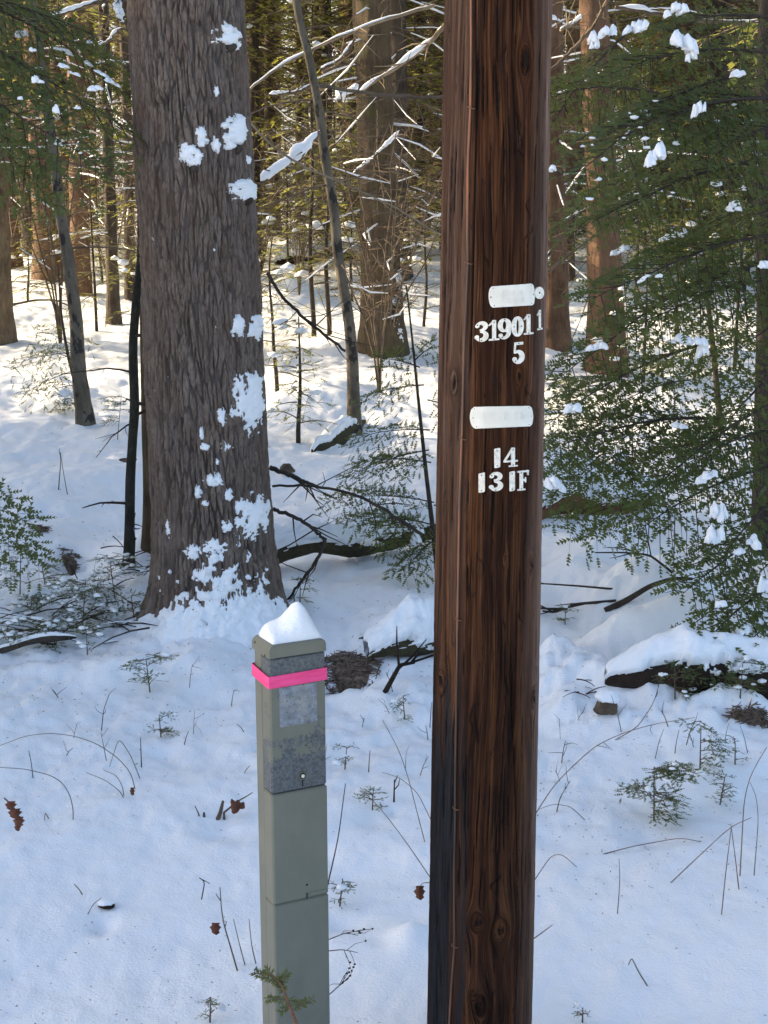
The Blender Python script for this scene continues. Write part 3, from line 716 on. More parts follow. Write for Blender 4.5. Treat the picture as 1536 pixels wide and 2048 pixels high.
    edge = (1 - np.abs(2 * u - 1) ** 7) * (1 - np.abs(2 * v - 1) ** 6)
    h = (pk + .006 * fbm(u * 4, v * 3, 0, 3, 5)) * np.clip(edge, 0, 1) ** .45
    X = (.012 + u * (w - .016)); Yv = .004 + v * (dep - .006)
    g = Geo(); g.grid(M(np.stack([X, Yv, h - .004], -1).reshape(-1, 3)).reshape(nv, nu, 3))
    o = build('snow_cap', g, SNOWC, None, True); tag(o, 'peaked cap of snow on top of the grey green pedestal', 'snow')
    # pink tape
    m, nt, b = mat('pink_tape', .45); n = noise(nt, coords(nt, (1, 1, 6)), 20, 2)
    L(nt, ramp(nt, n.outputs[0], [(.3, (.80, .052, .20)), (.7, (.88, .085, .27))]).outputs[0], b.inputs['Base Color'])
    zt, zb = zl(1352), zl(1376)
    o_ = .0032
    loop = [(-o_ * .6, -o_), (w * .3, -o_ - .0006), (w * .7, -o_ - .0006), (w + o_ * .5, -o_), (w + o_, 0), (w + o_ * .7, dep * .5), (w + o_, dep), (w, dep + o_), (w * .5, dep + o_), (0, dep + o_), (-o_, dep), (-o_ - .0005, dep * .5), (-o_, 0)]
    lp = np.array(loop); g = Geo()
    tilt = lambda p: .006 * (p[:, 1] / dep) + .002 * (p[:, 0] / w)
    rings = []
    for dz, off in ((zb, 0), (zb + .004, .0006), ((zt + zb) / 2, .0002), (zt - .004, .0006), (zt, 0)):
        q = lp.copy(); c = q - [w / 2, dep / 2]; q = q + off * np.sign(c)
        rings.append(M(np.column_stack([q, dz + tilt(lp)])))
    inner = [M(np.column_stack([lp * [.998, .996] + [.0001, .0002], z_ + tilt(lp)])) for z_ in (zt, zb)]
    g.grid(np.stack(rings + inner), closeu=True)
    o = build('flagging_tape', g, m, None, False, None, None, True); tag(o, 'bright pink flagging tape tied round the grey green pedestal', 'tape')
pedestal()

# ------------------------------------------------------------------ snow patches on round trunks
def snow_patch(tr, px, py, rx, ry, seed, parent, org, thick=.03, rough=.75, name='snow_patch', sink=.010, kz=3.0):
    th0, z0 = tr.hit(px, py); rm = float(tr.r(z0)); Yc = tr.P0[1]
    S = mpp(py, Yc); ax = rx * S; az = ry * S * 1.03
    n = int(np.clip(rx * 1.3, 10, 70)); m = int(np.clip(ry * 1.3, 10, 90))
    s, t = np.meshgrid(np.linspace(-1.5, 1.5, n), np.linspace(-1.5, 1.5, m))
    cosf = max(.35, math.cos(float(th0)))
    f = 1 - (s * s + t * t) + rough * (1.3 * fbm(s * kz * .6 + seed, t * kz * .6, seed * 1.7, 3, seed) + .9 * fbm(s * kz * 2 + seed, t * kz * 2, seed * .7, 2, seed + 3))
    off = -sink + thick * np.sqrt(np.clip(f, 0, 1.0)) - .02 * np.clip(-f, 0, 1)
    P = tr.pt(th0 + s * ax / rm / cosf, z0 + t * az, off)
    keep = (np.maximum.reduce([f[:-1, :-1], f[1:, :-1], f[:-1, 1:], f[1:, 1:]]) > -.15)
    g = Geo(); g.grid(P, keep=keep)
    return build(name, g, SNOWC, parent, True, org)

ICO = None
def blob(g, c, r, seed, sq=(1, 1, .6), sub=2, rough=.3, mi=0):
    global ICO
    if ICO is None: ICO = {}
    if sub not in ICO:
        import bmesh
        bm = bmesh.new(); bmesh.ops.create_icosphere(bm, subdivisions=sub, radius=1)
        ICO[sub] = (np.array([v.co[:] for v in bm.verts]), np.array([[v.index for v in f.verts] for f in bm.faces])); bm.free()
    v, f = ICO[sub]
    k = 1 + rough * 1.6 * fbm(v[:, 0] * 1.3 + seed, v[:, 1] * 1.3, v[:, 2] * 1.3 + seed * .3, 3, seed % 997)
    p = v * k[:, None]
    p[:, 2] = np.where(p[:, 2] < 0, p[:, 2] * .55, p[:, 2])
    g.add(p * np.asarray(sq) * r + np.asarray(c), f, mi)
# ------------------------------------------------------------------ the big pine
def bark_disp(th, Z, r, s, cell=(.022, .17), deep=.014):
    U = th * r
    u = U + .020 * fbm(U * 7, Z * 3.0, 0, 3, s) + .006 * fbm(U * 25, Z * 12, 0, 2, s + 1) + .03 * Z * 0
    f1, f2, cid = worley(u / cell[0], (Z + .02 * vn(U * 20, Z * 3, 0, s + 2)) / cell[1], s)
    plate = sst(-.02, .24, f2 - f1 + .16 * vn(U * 60, Z * 16, 0, s + 6))
    g1, g2, gid = worley(u / (cell[0] * .5) + 7 + .3 * vn(U * 60, Z * 20, 1, 3), Z / (cell[1] * .28), s + 9)
    fine = sst(0, .25, g2 - g1)
    plate = plate * (.72 + .28 * cid)
    return plate * (.6 + .4 * fine) * (.72 + .28 * gid), fine, deep * (plate - 1) + .004 * (gid - 1) + deep * .35 * (fine - 1) + .008 * fbm(U * 30, Z * 8, 0, 4, s + 4)
def big_pine():
    Yg = ground_at(430, 1230)[1] + .12
    tr = trunk_from_px((431, 1150), (370, 0), 243, 240, Yg)
    cx, cy = tr.c(0.0); base = np.array([cx, cy, float(gz(cx, cy - .25))])
    root = thing('pine_tree', base, 'huge furrowed grey brown pine trunk plastered with snow left of the pole', 'tree')
    z0 = -.3; zt = 3.9
    Zs = np.concatenate([np.linspace(z0, zt, 560), np.linspace(zt + .08, 15, 60)]); ths = np.concatenate([np.linspace(-1.75, 1.75, 300), np.linspace(1.78, 2 * PI - 1.78, 110)])
    T, Z = np.meshgrid(ths, Zs)
    plate, fine, d = bark_disp(T, Z, .28, 40)
    hb = Z - base[2]
    flare = .045 * np.exp(-np.clip(hb + .05, 0, 9) / .10) * (1 + .9 * np.cos(4 * T + .9)) + .022 * np.exp(-np.clip(hb, 0, 9) / .30) + .06 * np.exp(-np.clip(hb, 0, 9) / .10) * np.exp(-((T + 1.25) / .35) ** 2)
    tb, zb = tr.hit(385, 335)
    scar = np.exp(-(((T - tb) * .28 / .055) ** 2 + ((Z - zb) / .05) ** 2))
    P = tr.pt(T, Z, d + flare + .010 * scar * (1 + vn(T * 40, Z * 40, 0, 1)) + .012 * fbm(T * 1.5, Z * 1.2, 0, 2, 77))
    g = Geo(); g.grid(P, closeu=True)
    build('trunk', g, BK_PINE, root, True, base, dict(plate=plate.ravel()))
    # broken branch stub + snow
    for (px, py, ln) in ((464, 97, .022), (388, 340, .02), (478, 300, .02), (497, 404, .022)):
        if not ln: continue
        th, z = tr.hit(px, py); p = tr.pt(th, z, -.02); q = tr.pt(th, z + .01, ln)
        gg = Geo(); gg.tube([p, .5 * (p + q), q], [.026, .018, .010], 8); build('branch_stub', gg, BK_DARK, root, True, base)
    PA = [(462, 72, 21, 19, .04), (475, 262, 17, 26, .04), (405, 273, 11, 17, .03), (435, 290, 7, 14, .025), (379, 311, 23, 20, .04), (462, 290, 10, 8, .03), (497, 380, 17, 18, .04), (435, 185, 4, 10, .02), (281, 80, 4, 6, .012),
          (303, 478, 4, 5, .012), (402, 470, 4, 6, .012), (430, 655, 3, 5, .012), (480, 652, 11, 19, .03), (515, 658, 11, 23, .04), (506, 800, 27, 48, .04), (445, 833, 10, 17, .03), (403, 868, 4, 11, .02), (410, 895, 9, 7, .02), (455, 893, 11, 9, .02),
          (430, 962, 17, 14, .03), (395, 985, 6, 11, .022), (458, 990, 10, 12, .025), (510, 1035, 32, 34, .035), (455, 1055, 11, 10, .025), (410, 1008, 6, 6, .02), (335, 1060, 6, 18, .02), (480, 1010, 12, 14, .02),
          (500, 320, 5, 10, .02), (385, 1105, 18, 14, .03), (432, 1095, 24, 14, .035), (475, 1090, 8, 7, .02), (497, 1115, 8, 10, .02), (435, 925, 4, 6, .015), (430, 500, 2, 3, .01)]
    for i, (px, py, rx, ry, tk) in enumerate(PA):
        big = rx > 20
        snow_patch(tr, px, py, rx * 1.08, ry * 1.08, 3 + i * 7, root, base, tk * (.55 if big else .75), 1.15 if big else .95, kz=5 if big else 3.6, sink=.013)
    # apron of wind packed snow against the foot of the trunk
    th0, z0 = tr.hit(440, 1180)
    s, t = np.meshgrid(np.linspace(-1.35, 1.35, 130), np.linspace(0, 1, 110))
    zb = base[2] - .14; z = zb + t * .62
    lim = .30 + .20 * np.exp(-((s - .10) / .45) ** 2) + .08 * np.exp(-((s - .9) / .25) ** 2) - .14 * np.exp(-((s + 1.0) / .35) ** 2)
    f = (lim - t * .62) / .12 + 1.5 * fbm(s * 5.5, t * 9, 0, 3, 9) + .9 * fbm(s * 16, t * 26, 0, 3, 8)
    bump_ = fbm(s * 9, t * 16, 1, 4, 12)
    off = -.022 + .035 * np.sqrt(np.clip(f, 0, 1)) + .26 * np.clip(1 - t * 1.9, 0, 1) ** 2.0 * (1 + .4 * vn(s * 4, t * 2, 0, 3)) + .035 * bump_ * np.clip(f, 0, 1) - .03 * np.clip(-f, 0, 1)
    keep = (np.maximum.reduce([f[:-1, :-1], f[1:, :-1], f[:-1, 1:], f[1:, 1:]]) > -.3)
    g = Geo(); g.grid(tr.pt(s * 1.0, z, off), keep=keep)
    for k in range(60):
        ss, zz_ = rng.uniform(-1.0, 1.1), rng.uniform(.05, .30); th_ = np.array(ss); q = tr.pt(th_, zb + zz_ + .1, .005); blob(g, q, rng.uniform(.006, .018), k, (1, .7, 1.2), 1, .5)
    build('snow_apron', g, SNOWC, root, True, base)
    return root, base, tr
PINE_ROOT, PINE_BASE, PINE = big_pine()

# ------------------------------------------------------------------ foliage
def unit(v): return v / (np.linalg.norm(v, axis=-1, keepdims=True) + 1e-9)
SAW_C = np.linspace(0, 1, 5)
def blades(g, P, D, Nn, Ln, W, mi=0, lite=False, r=None):
    P, D, Nn = np.asarray(P), unit(np.asarray(D)), np.asarray(Nn); Ln = np.asarray(Ln)[:, None]; W = np.asarray(W)[:, None]
    S = unit(np.cross(D, Nn)); U = np.cross(S, D)
    n = len(P)
    if lite:
        V = np.stack([P, P + D * Ln * .45 + S * W * .5, P + D * Ln, P + D * Ln * .45 - S * W * .5], 1)
        f = np.arange(n)[:, None] * 4 + np.array([[0, 1, 2, 3]])
        g.add(V.reshape(-1, 3), f, mi); return
    cols = [P + D * Ln * c for c in SAW_C]
    prof = [.75, 1.0, .95, .62]
    for sg in (1, -1):
        for k in range(4):
            cols.append(P + D * Ln * (SAW_C[k] + .25 + .06 * (k % 2)) + sg * S * W * .5 * prof[k] + U * W * .12)
    V = np.stack(cols, 1)
    t = [[k, k + 1, 5 + k] for k in range(4)] + [[k + 1, k, 9 + k] for k in range(4)]
    f = (np.arange(n)[:, None, None] * 13 + np.array(t)[None]).reshape(-1, 3)
    g.add(V.reshape(-1, 3), f, mi)
def bough(g, rg, p0, p1, side, step=.045, tl=.055, tw=.014, tstep=.022, droop=.25, tilt=None, wr=.008, lite=False, wood=1, sag=.06, start=.06, snow=None, thin=1.0, wsides=4):
    p0, p1 = np.asarray(p0, float), np.asarray(p1, float); Lg = np.linalg.norm(p1 - p0)
    n = 9; t = np.linspace(0, 1, n)
    ax = p0 + (p1 - p0) * t[:, None]; ax[:, 2] += sag * Lg * 4 * t * (1 - t); ax += .02 * Lg * np.stack([vn(t * 3, 0, 0, int(rg.integers(1e5))) for _ in range(3)], -1) * t[:, None]
    d0 = unit(p1 - p0); upv = np.array([0, 0, 1.0]) + (rg.normal(0, .18, 3) if tilt is None else np.asarray(tilt))
    s0 = unit(np.cross(d0, upv)); n0 = np.cross(s0, d0)
    if wood is not None: g.tube(ax, wr * (1 - .85 * t), wsides + 1, wood, False)
    m = max(3, int(Lg / step)); BP = []; BD = []; BN = []; BL = []
    for k in range(m):
        tt = start + (1 - start) * (k + rg.uniform(0, .6)) / m
        if rg.random() > thin: continue
        p = np.array([np.interp(tt, t, ax[:, c]) for c in range(3)])
        sg = 1 if k % 2 else -1
        env = (1 - tt) ** .7 * min(1, .45 + tt * 1.6)
        l = side * env * rg.uniform(.6, 1.15) + tl * .8
        ang = R(rg.uniform(42, 66)); d = unit(math.cos(ang) * d0 + math.sin(ang) * sg * s0 + n0 * rg.normal(0, .10))
        q = max(3, int(l / tstep)); ta = np.linspace(.10, 1, q)
        pts = p + d * (l * ta)[:, None]; pts[:, 2] -= droop * l * ta ** 2
        if wood is not None: g.tube(np.vstack([p[None], pts[q // 2][None], pts[-1][None]]), [wr * .32, wr * .22, wr * .1], 3, wood, False)
        b2 = unit(np.cross(d, n0)); sgn = np.where(np.arange(q) % 2, 1, -1)
        a2 = np.radians(rg.uniform(35, 62, q)); a2[-1] = 0
        dd = np.cos(a2)[:, None] * d + (np.sin(a2) * sgn)[:, None] * b2 + rg.normal(0, .14, (q, 3)); dd[:, 2] -= droop * .9 * ta
        BP.append(pts); BD.append(dd); BN.append(n0 + rg.normal(0, .28, (q, 3))); BL.append(tl * rg.uniform(.6, 1.15, q) * (1.1 - .45 * ta))
    q = int(.25 * Lg / tstep); ta = np.linspace(.75, 1, q)
    if q > 1:
        pts = np.stack([np.interp(ta, t, ax[:, c]) for c in range(3)], -1)
        BP.append(pts); BD.append(d0 + s0 * np.where(np.arange(q) % 2, .7, -.7)[:, None]); BN.append(np.repeat(n0[None], q, 0)); BL.append(np.full(q, tl * .8))
    if BP:
        P, D, Nn, LL = map(np.concatenate, (BP, BD, BN, BL))
        blades(g, P, D, Nn, LL, tw * rg.uniform(.8, 1.2, len(P)), 0, lite)
        return P
    return np.zeros((0, 3))

def drape(g, c, rx, ry, rz, seed, slope=(0, 0), sub=3, mi=0):
    """a lump of snow lying on a bough: wide and drooping at its rim"""
    global ICO
    blob(Geo(), (0, 0, 0), 1, 1, sub=sub); v, f = ICO[sub]
    k = 1 + .8 * fbm(v[:, 0] * 1.7 + seed, v[:, 1] * 1.5, v[:, 2] * 1.2 + seed * .37, 3, seed % 991)
    p = v * k[:, None]; rr = np.hypot(p[:, 0], p[:, 1])
    p[:, 2] = np.where(p[:, 2] < 0, p[:, 2] * .45, p[:, 2]) - .28 * rr ** 2
    q = p * [rx, ry, rz]; q[:, 2] += q[:, 0] * slope[0] + q[:, 1] * slope[1]
    g.add(q + np.asarray(c), f, mi)

def snow_px(parent, org, px, py, w, h, Y, seed, slope=0.0):
    """clump of snow on foliage, given its size in photo pixels"""
    S = mpp(py, Y); g = Geo(); rr_ = np.random.default_rng(seed); n_ = int(np.clip(max(w, h) / 10, 2, 7))
    for q_ in range(n_):
        tq = (q_ + .5) / n_ - .5; ox = tq * w * S * .8 + rr_.normal(0, .06 * w * S); oz = -abs(tq) * h * S * .5 + slope * tq * w * S * .9 + rr_.normal(0, .08 * h * S); k_ = rr_.uniform(.65, 1.1)
        drape(g, at(px, py, Y) + [ox, rr_.normal(0, .12 * w * S), oz], k_ * max(w * S * .62 / n_ ** .7, .012), k_ * min(w, 40) * S * .38, k_ * h * S * .42, seed + q_ * 7, (slope, 0))
    return build('snow_clump', g, SNOWC, parent, True, org)

# ---- generic conifers (several prototypes, shared meshes)
def crown_geo(seed, z0, z1, Lm, nb, lite=True, tl=.15, tw=.05, step=.13, bare=0):
    rg = np.random.default_rng(seed); g = Geo()
    for k in range(nb):
        t = (k + rg.random()) / nb; z = z0 + (z1 - z0) * t; a = k * 2.399 + rg.uniform(-.4, .4)
        l = Lm * (1 - t) ** .75 * rg.uniform(.65, 1.1) + .25
        p1 = np.array([math.cos(a) * l, math.sin(a) * l, z - l * rg.uniform(-.02, .38)])
        bough(g, rg, (0, 0, z), p1, l * .42, step, tl, tw, tl * .55, .3, wr=.006 + .006 * l, lite=lite, sag=.08, start=.12, wsides=3)
    return g
def twigs_geo(rg, z0, z1, n, L0, r0=.012, snow=None):
    g = Geo()
    for k in range(n):
        z = rg.uniform(z0, z1); a = rg.uniform(0, 2 * PI); l = L0 * rg.uniform(.35, 1.1)
        t = np.linspace(0, 1, 6); d = np.array([math.cos(a), math.sin(a), 0]); kk = rg.uniform(-.35, .35)
        pts = d * (l * t)[:, None] + np.array([0, 0, 1]) * (z + l * (kk * t - .25 * t ** 2))[:, None]
        pts += rg.normal(0, .022 * l, (6, 3)) * t[:, None]
        r = r0 * rg.uniform(.4, 1.0); g.tube(pts, r * (1 - .75 * t) + .0008, 4, 0, False)
        if snow is not None and rg.random() < .4 and r > .5 * r0:
            i0 = rg.integers(0, 2); q = pts[i0:i0 + rg.integers(3, 5)] + [0, 0, r * .9]; snow.tube(q, r * 1.2 * np.hanning(len(q) + 2)[1:-1] + .003, 6)
        for j in range(rg.integers(2, 6)):
            tt = rg.uniform(.2, .95); p = np.array([np.interp(tt, t, pts[:, c]) for c in range(3)]); ll = l * rg.uniform(.15, .45) * (1.1 - tt)
            s = np.array([-d[1], d[0], 0]) * rg.choice([-1, 1]); e = p + ll * unit(d * rg.uniform(.3, 1) + s * rg.uniform(.4, 1) + [0, 0, rg.uniform(-.5, .35)])
            g.tube([p, .5 * (p + e) + rg.normal(0, .04 * ll, 3), e], [r * .4, r * .3, .0008], 3, 0, False)
    return g

CROWNS = []
for k, (z0, z1, Lm, nb) in enumerate(((4.2, 14, 2.3, 60), (2.6, 12, 2.2, 62), (5.5, 15, 2.0, 50))):
    g = crown_geo(100 + k, z0, z1, Lm, nb)
    CROWNS.append(g)
LOWCROWN = crown_geo(140, .5, 11, 2.4, 95)
CROWN_ME = []
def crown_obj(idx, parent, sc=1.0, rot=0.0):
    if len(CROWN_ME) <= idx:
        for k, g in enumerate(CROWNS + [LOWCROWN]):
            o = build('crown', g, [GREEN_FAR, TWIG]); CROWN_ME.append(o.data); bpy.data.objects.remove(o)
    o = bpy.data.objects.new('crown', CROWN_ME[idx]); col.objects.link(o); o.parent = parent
    o.scale = (sc, sc, sc); o.rotation_euler = (0, 0, rot); return o

def tree_px(name, b, t, wb, wt, bark, label, cat='tree', crown=None, ntw=44, twl=1.6, sides=28, seed=0, mid=None, top_z=12, twz=(.9, 4.4), flare=.35, group=None, twm=None, Y=None, twr=.009):
    g0 = ground_at(*b) if Y is None else at(b[0], b[1], Y); Y = g0[1] + .02
    P0 = at(b[0], b[1], Y); P1 = at(t[0], t[1], Y); r0 = wb / 2 * mpp(b[1], Y); r1 = wt / 2 * mpp(t[1], Y)
    rg = np.random.default_rng(500 + seed)
    root = thing(name, P0, label, cat, group)
    pts = [P0]
    if mid: pts += [at(m[0], m[1], Y) for m in mid]
    pts.append(P1); pts = np.array(pts); zc = pts[:, 2]
    o = np.argsort(zc); zs = np.concatenate([np.linspace(P0[2] - .25, min(4.5, top_z), 46), np.linspace(4.8, top_z, 14)]) if top_z > 4.6 else np.linspace(P0[2] - .25, top_z, 46)
    sl = (pts[-1] - pts[-2]) / (pts[-1][2] - pts[-2][2] + 1e-6)
    cx = np.interp(zs, zc[o], pts[o, 0]); cy = np.interp(zs, zc[o], pts[o, 1])
    ab = zs > P1[2]; cx[ab] = P1[0] + sl[0] * (zs[ab] - P1[2]); 
    if mid: cx = cx + (.022 * vn(zs * 2.3, 0 * zs, seed, 3) + .012 * vn(zs * 6, 0 * zs, seed, 4)) * np.clip((zs - P0[2]) * 2, 0, 1)
    if mid:   # smooth the bends
        for _ in range(2): cx[1:-1] = .25 * cx[:-2] + .5 * cx[1:-1] + .25 * cx[2:]
    rr = np.interp(zs, [P0[2], P1[2], max(top_z, P1[2] + .1)], [r0, r1, r1 * .3])
    rr = rr * (1 + flare * np.exp(-np.clip(zs - P0[2], 0, 9) / (2.2 * r0 + .02)))
    th = np.arange(sides) * 2 * PI / sides
    T, Z = np.meshgrid(th, zs); rad = rr[:, None] * (1 + .10 * fbm(np.cos(T) * 1.6, np.sin(T) * 1.6, Z * 2.2, 3, seed) + .06 * vn(np.cos(T) * 5, np.sin(T) * 5, Z * 9, seed + 5))
    rad *= 1 + .35 * flare * np.exp(-np.clip(Z - P0[2], 0, 9) / (1.2 * r0 + .02)) * np.cos(T * 3 + seed)
    P = np.stack([cx[:, None] + rad * np.sin(T), cy[:, None] - rad * np.cos(T), Z], -1)
    g = Geo(); g.grid(P, closeu=True); g.add(np.vstack([P[-1], P[-1].mean(0)[None]]), [[i, (i + 1) % sides, sides] for i in range(sides)])
    build('trunk', g, bark, root, True, P0)
    if ntw:
        sn = Geo(); tg = None if ntw <= 12 else twigs_geo(rg, twz[0], min(twz[1], top_z - .2), ntw, twl, twr, sn)
        for q_ in range(ntw if tg is None else 0):
            z_ = rg.uniform(twz[0], min(twz[1], top_z - .2)); t1 = twigs_geo(rg, z_, z_ + .01, 1, twl, twr)
            for v in t1.v: v[:, 0] += np.interp(z_, zs, cx) - P0[0]; v[:, 1] += np.interp(z_, zs, cy) - P0[1]; v[:, 2] -= P0[2]
            build('side_branch', t1, twm or TWIG, root)
        for v in (tg.v if tg else []) + sn.v:
            zc_ = float(v[:, 2].mean()); v[:, 0] += np.interp(zc_, zs, cx) - P0[0]; v[:, 1] += np.interp(zc_, zs, cy) - P0[1]; v[:, 2] -= P0[2]
        if tg: build('twigs', tg, twm or TWIG, root)
        if sn.n: tag(build('twig_snow', sn, SNOWC, root), kind='stuff')
    if crown is not None: crown_obj(crown, root, 1.0, rg.uniform(0, 6))
    return root, P0, Y, Trunk(P0, P1, r0, r1)

def limb(root, org, px, Y, r0, r1, m, seed=0, snow=0.0, Y1=None, name='limb', sub=0):
    px = np.array(px, float); n = 24; s = np.linspace(0, 1, n); k = np.concatenate([[0], np.cumsum(np.hypot(*np.diff(px, axis=0).T))]); k /= k[-1]
    X = np.interp(s, k, px[:, 0]); Yp = np.interp(s, k, px[:, 1])
    for _ in range(2):
        X[1:-1] = .25 * X[:-2] + .5 * X[1:-1] + .25 * X[2:]; Yp[1:-1] = .25 * Yp[:-2] + .5 * Yp[1:-1] + .25 * Yp[2:]
    d = np.linspace(Y, Y if Y1 is None else Y1, n)
    P = at(X, Yp, d).T; rg = np.random.default_rng(seed + 900); P += rg.normal(0, .0025, P.shape)
    r = np.linspace(r0, r1, n)
    g = Geo(); g.tube(P, r, 7)
    for j in range(sub):
        i = rg.integers(4, n - 2); dd = unit(P[i + 1] - P[i - 1]); ll = rg.uniform(.08, .3)
        e = P[i] + ll * unit(dd * rg.uniform(.2, 1) + rg.normal(0, .6, 3)); g.tube([P[i], .5 * (P[i] + e) + rg.normal(0, .01, 3), e], [r[i] * .45, r[i] * .35, .0012], 4, 0, False)
    o = build(name, g, m, root, True, org)
    if snow > 0:
        w = snow * (.75 + .6 * vn(s * 7, 0 * s, seed, 4)) * np.clip(np.minimum(s, 1 - s) * 14, 0, 1)
        g = Geo(); g.tube(P + np.stack([0 * w, 0 * w, r * .55 + w * .45], -1), np.maximum(w, .002), 8); build('snow_strip', g, SNOWC, o, True, org)
    return o

T_ = tree_px
TA = T_('birch_tree', (-4, 690), (-18, 0), 54, 56, BK_TAN, 'tan yellow birch trunk cut off by the left edge of the photo', crown=1, seed=1, ntw=10)
TB = T_('conifer_tree', (57, 466), (48, 0), 27, 24, BK_RED, 'slim brown trunk standing just right of the tan birch', crown=0, seed=2)
TC = T_('conifer_tree', (97, 455), (92, 0), 36, 32, BK_RED, 'stout brown trunk behind the pale grey sapling at far left', crown=2, seed=3)
TE = T_('conifer_tree', (162, 592), (150, 0), 40, 34, BK_RED, 'red brown trunk directly right of the leaning grey sapling', crown=0, seed=4, ntw=56)
TF = T_('conifer_tree', (183, 482), (176, 0), 26, 24, BK_RED, 'brown trunk half hidden behind the red brown trunk at left', crown=2, seed=5)
TG = T_('conifer_tree', (228, 650), (206, 0), 26, 20, BK_DARK, 'dark slim trunk midway between red brown trunk and big pine', crown=0, seed=6, ntw=56)
TH_ = T_('conifer_tree', (262, 600), (247, 0), 22, 18, BK_DARK, 'dark trunk peeping out beside the left side of big pine', crown=2, seed=7)
TD = T_('maple_sapling', (171, 846), (92, 180), 31, 17, BK_GREY, 'leaning pale grey sapling with dark blotches at left', 'sapling', None, 8, .7, seed=8, mid=[(150, 640), (120, 380)], top_z=6, twz=(1.2, 3.4))
TI = T_('dead_sapling', (257, 1136), (286, 330), 20, 16, BK_BLACK, 'thin black mossy stem standing just left of big pine', 'sapling', None, 10, .5, seed=9, mid=[(253, 980), (268, 760), (281, 560)], top_z=3.4, twz=(.4, 2.2), twm=TWIG_D)
TJ = T_('mossy_trunk', (305, 1100), (292, 500), 34, 30, BK_MOSS, 'mossy brown trunk half hidden behind left flank of big pine', 'tree', None, 0, seed=10, top_z=9)
TN = T_('maple_sapling', (712, 862), (608, 60), 25, 16, BK_GREY, 'leaning grey maple sapling between big pine and pole', 'sapling', None, 12, .8, seed=11, mid=[(700, 720), (675, 470), (640, 230)], top_z=6.5, twz=(1.0, 3.6))
TO = T_('hemlock_tree', (768, 700), (742, 0), 76, 72, BK_MOSS, 'thick mossy brown trunk with snow banked at its foot, behind the grey maple', crown=2, seed=12, ntw=40, twl=1.6, sides=48)
TO2 = T_('conifer_tree', (803, 560), (795, 0), 34, 34, BK_DARK, 'dark trunk tucked behind right side of the thick mossy trunk', crown=0, seed=13)
TL = T_('conifer_tree', (512, 520), (505, 0), 26, 28, BK_TAN, 'tan trunk showing at upper right side of big pine', crown=2, seed=14)
TM = T_('conifer_tree', (530, 455), (526, 0), 46, 44, BK_DARK, 'broad dark trunk right of big pine behind snowy twigs', crown=0, seed=15, ntw=56)
TM2 = T_('conifer_tree', (600, 450), (598, 0), 18, 17, BK_DARK, 'narrow dark trunk left of the leaning grey maple', crown=2, seed=16)
TQ = T_('conifer_tree', (1112, 690), (1102, 0), 52, 46, BK_RED, 'rusty red trunk against right edge of the utility pole', crown=2, seed=17, ntw=56)
TR_ = T_('conifer_tree', (1216, 745), (1188, 0), 70, 58, BK_RED, 'thick red brown trunk behind the hemlock boughs right of pole', crown=0, seed=18, ntw=60, twl=1.6, sides=40)
TS = T_('birch_tree', (1160, 470), (1155, 0), 14, 12, BK_TAN, 'thin pale trunk between the rusty and thick red brown trunks', crown=2, seed=19, ntw=8)
TT = T_('conifer_tree', (1400, 468), (1394, 0), 68, 62, BK_DARK, 'broad dark trunk far behind the right hemlock', crown=0, seed=20, ntw=56)
TT2 = T_('birch_tree', (1343, 470), (1340, 0), 17, 15, BK_TAN, 'thin pale trunk left of the broad dark trunk at right', crown=None, seed=21, ntw=8)
TT3 = T_('conifer_tree', (1452, 500), (1449, 0), 24, 22, BK_RED, 'slim brown trunk right of the broad dark trunk', crown=2, seed=22)
TT4 = T_('conifer_tree', (1500, 480), (1498, 0), 20, 18, BK_DARK, 'slim dark trunk near the upper right corner', crown=0, seed=23)
for i, (px, py, rx, ry) in enumerate(((790, 600, 8, 14), (782, 640, 9, 18), (795, 670, 6, 20), (770, 680, 14, 18), (795, 560, 4, 20))):
    snow_patch(TO[3], px, py, rx, ry, 60 + i * 5, TO[0], TO[1], .06, 1.3, kz=6)

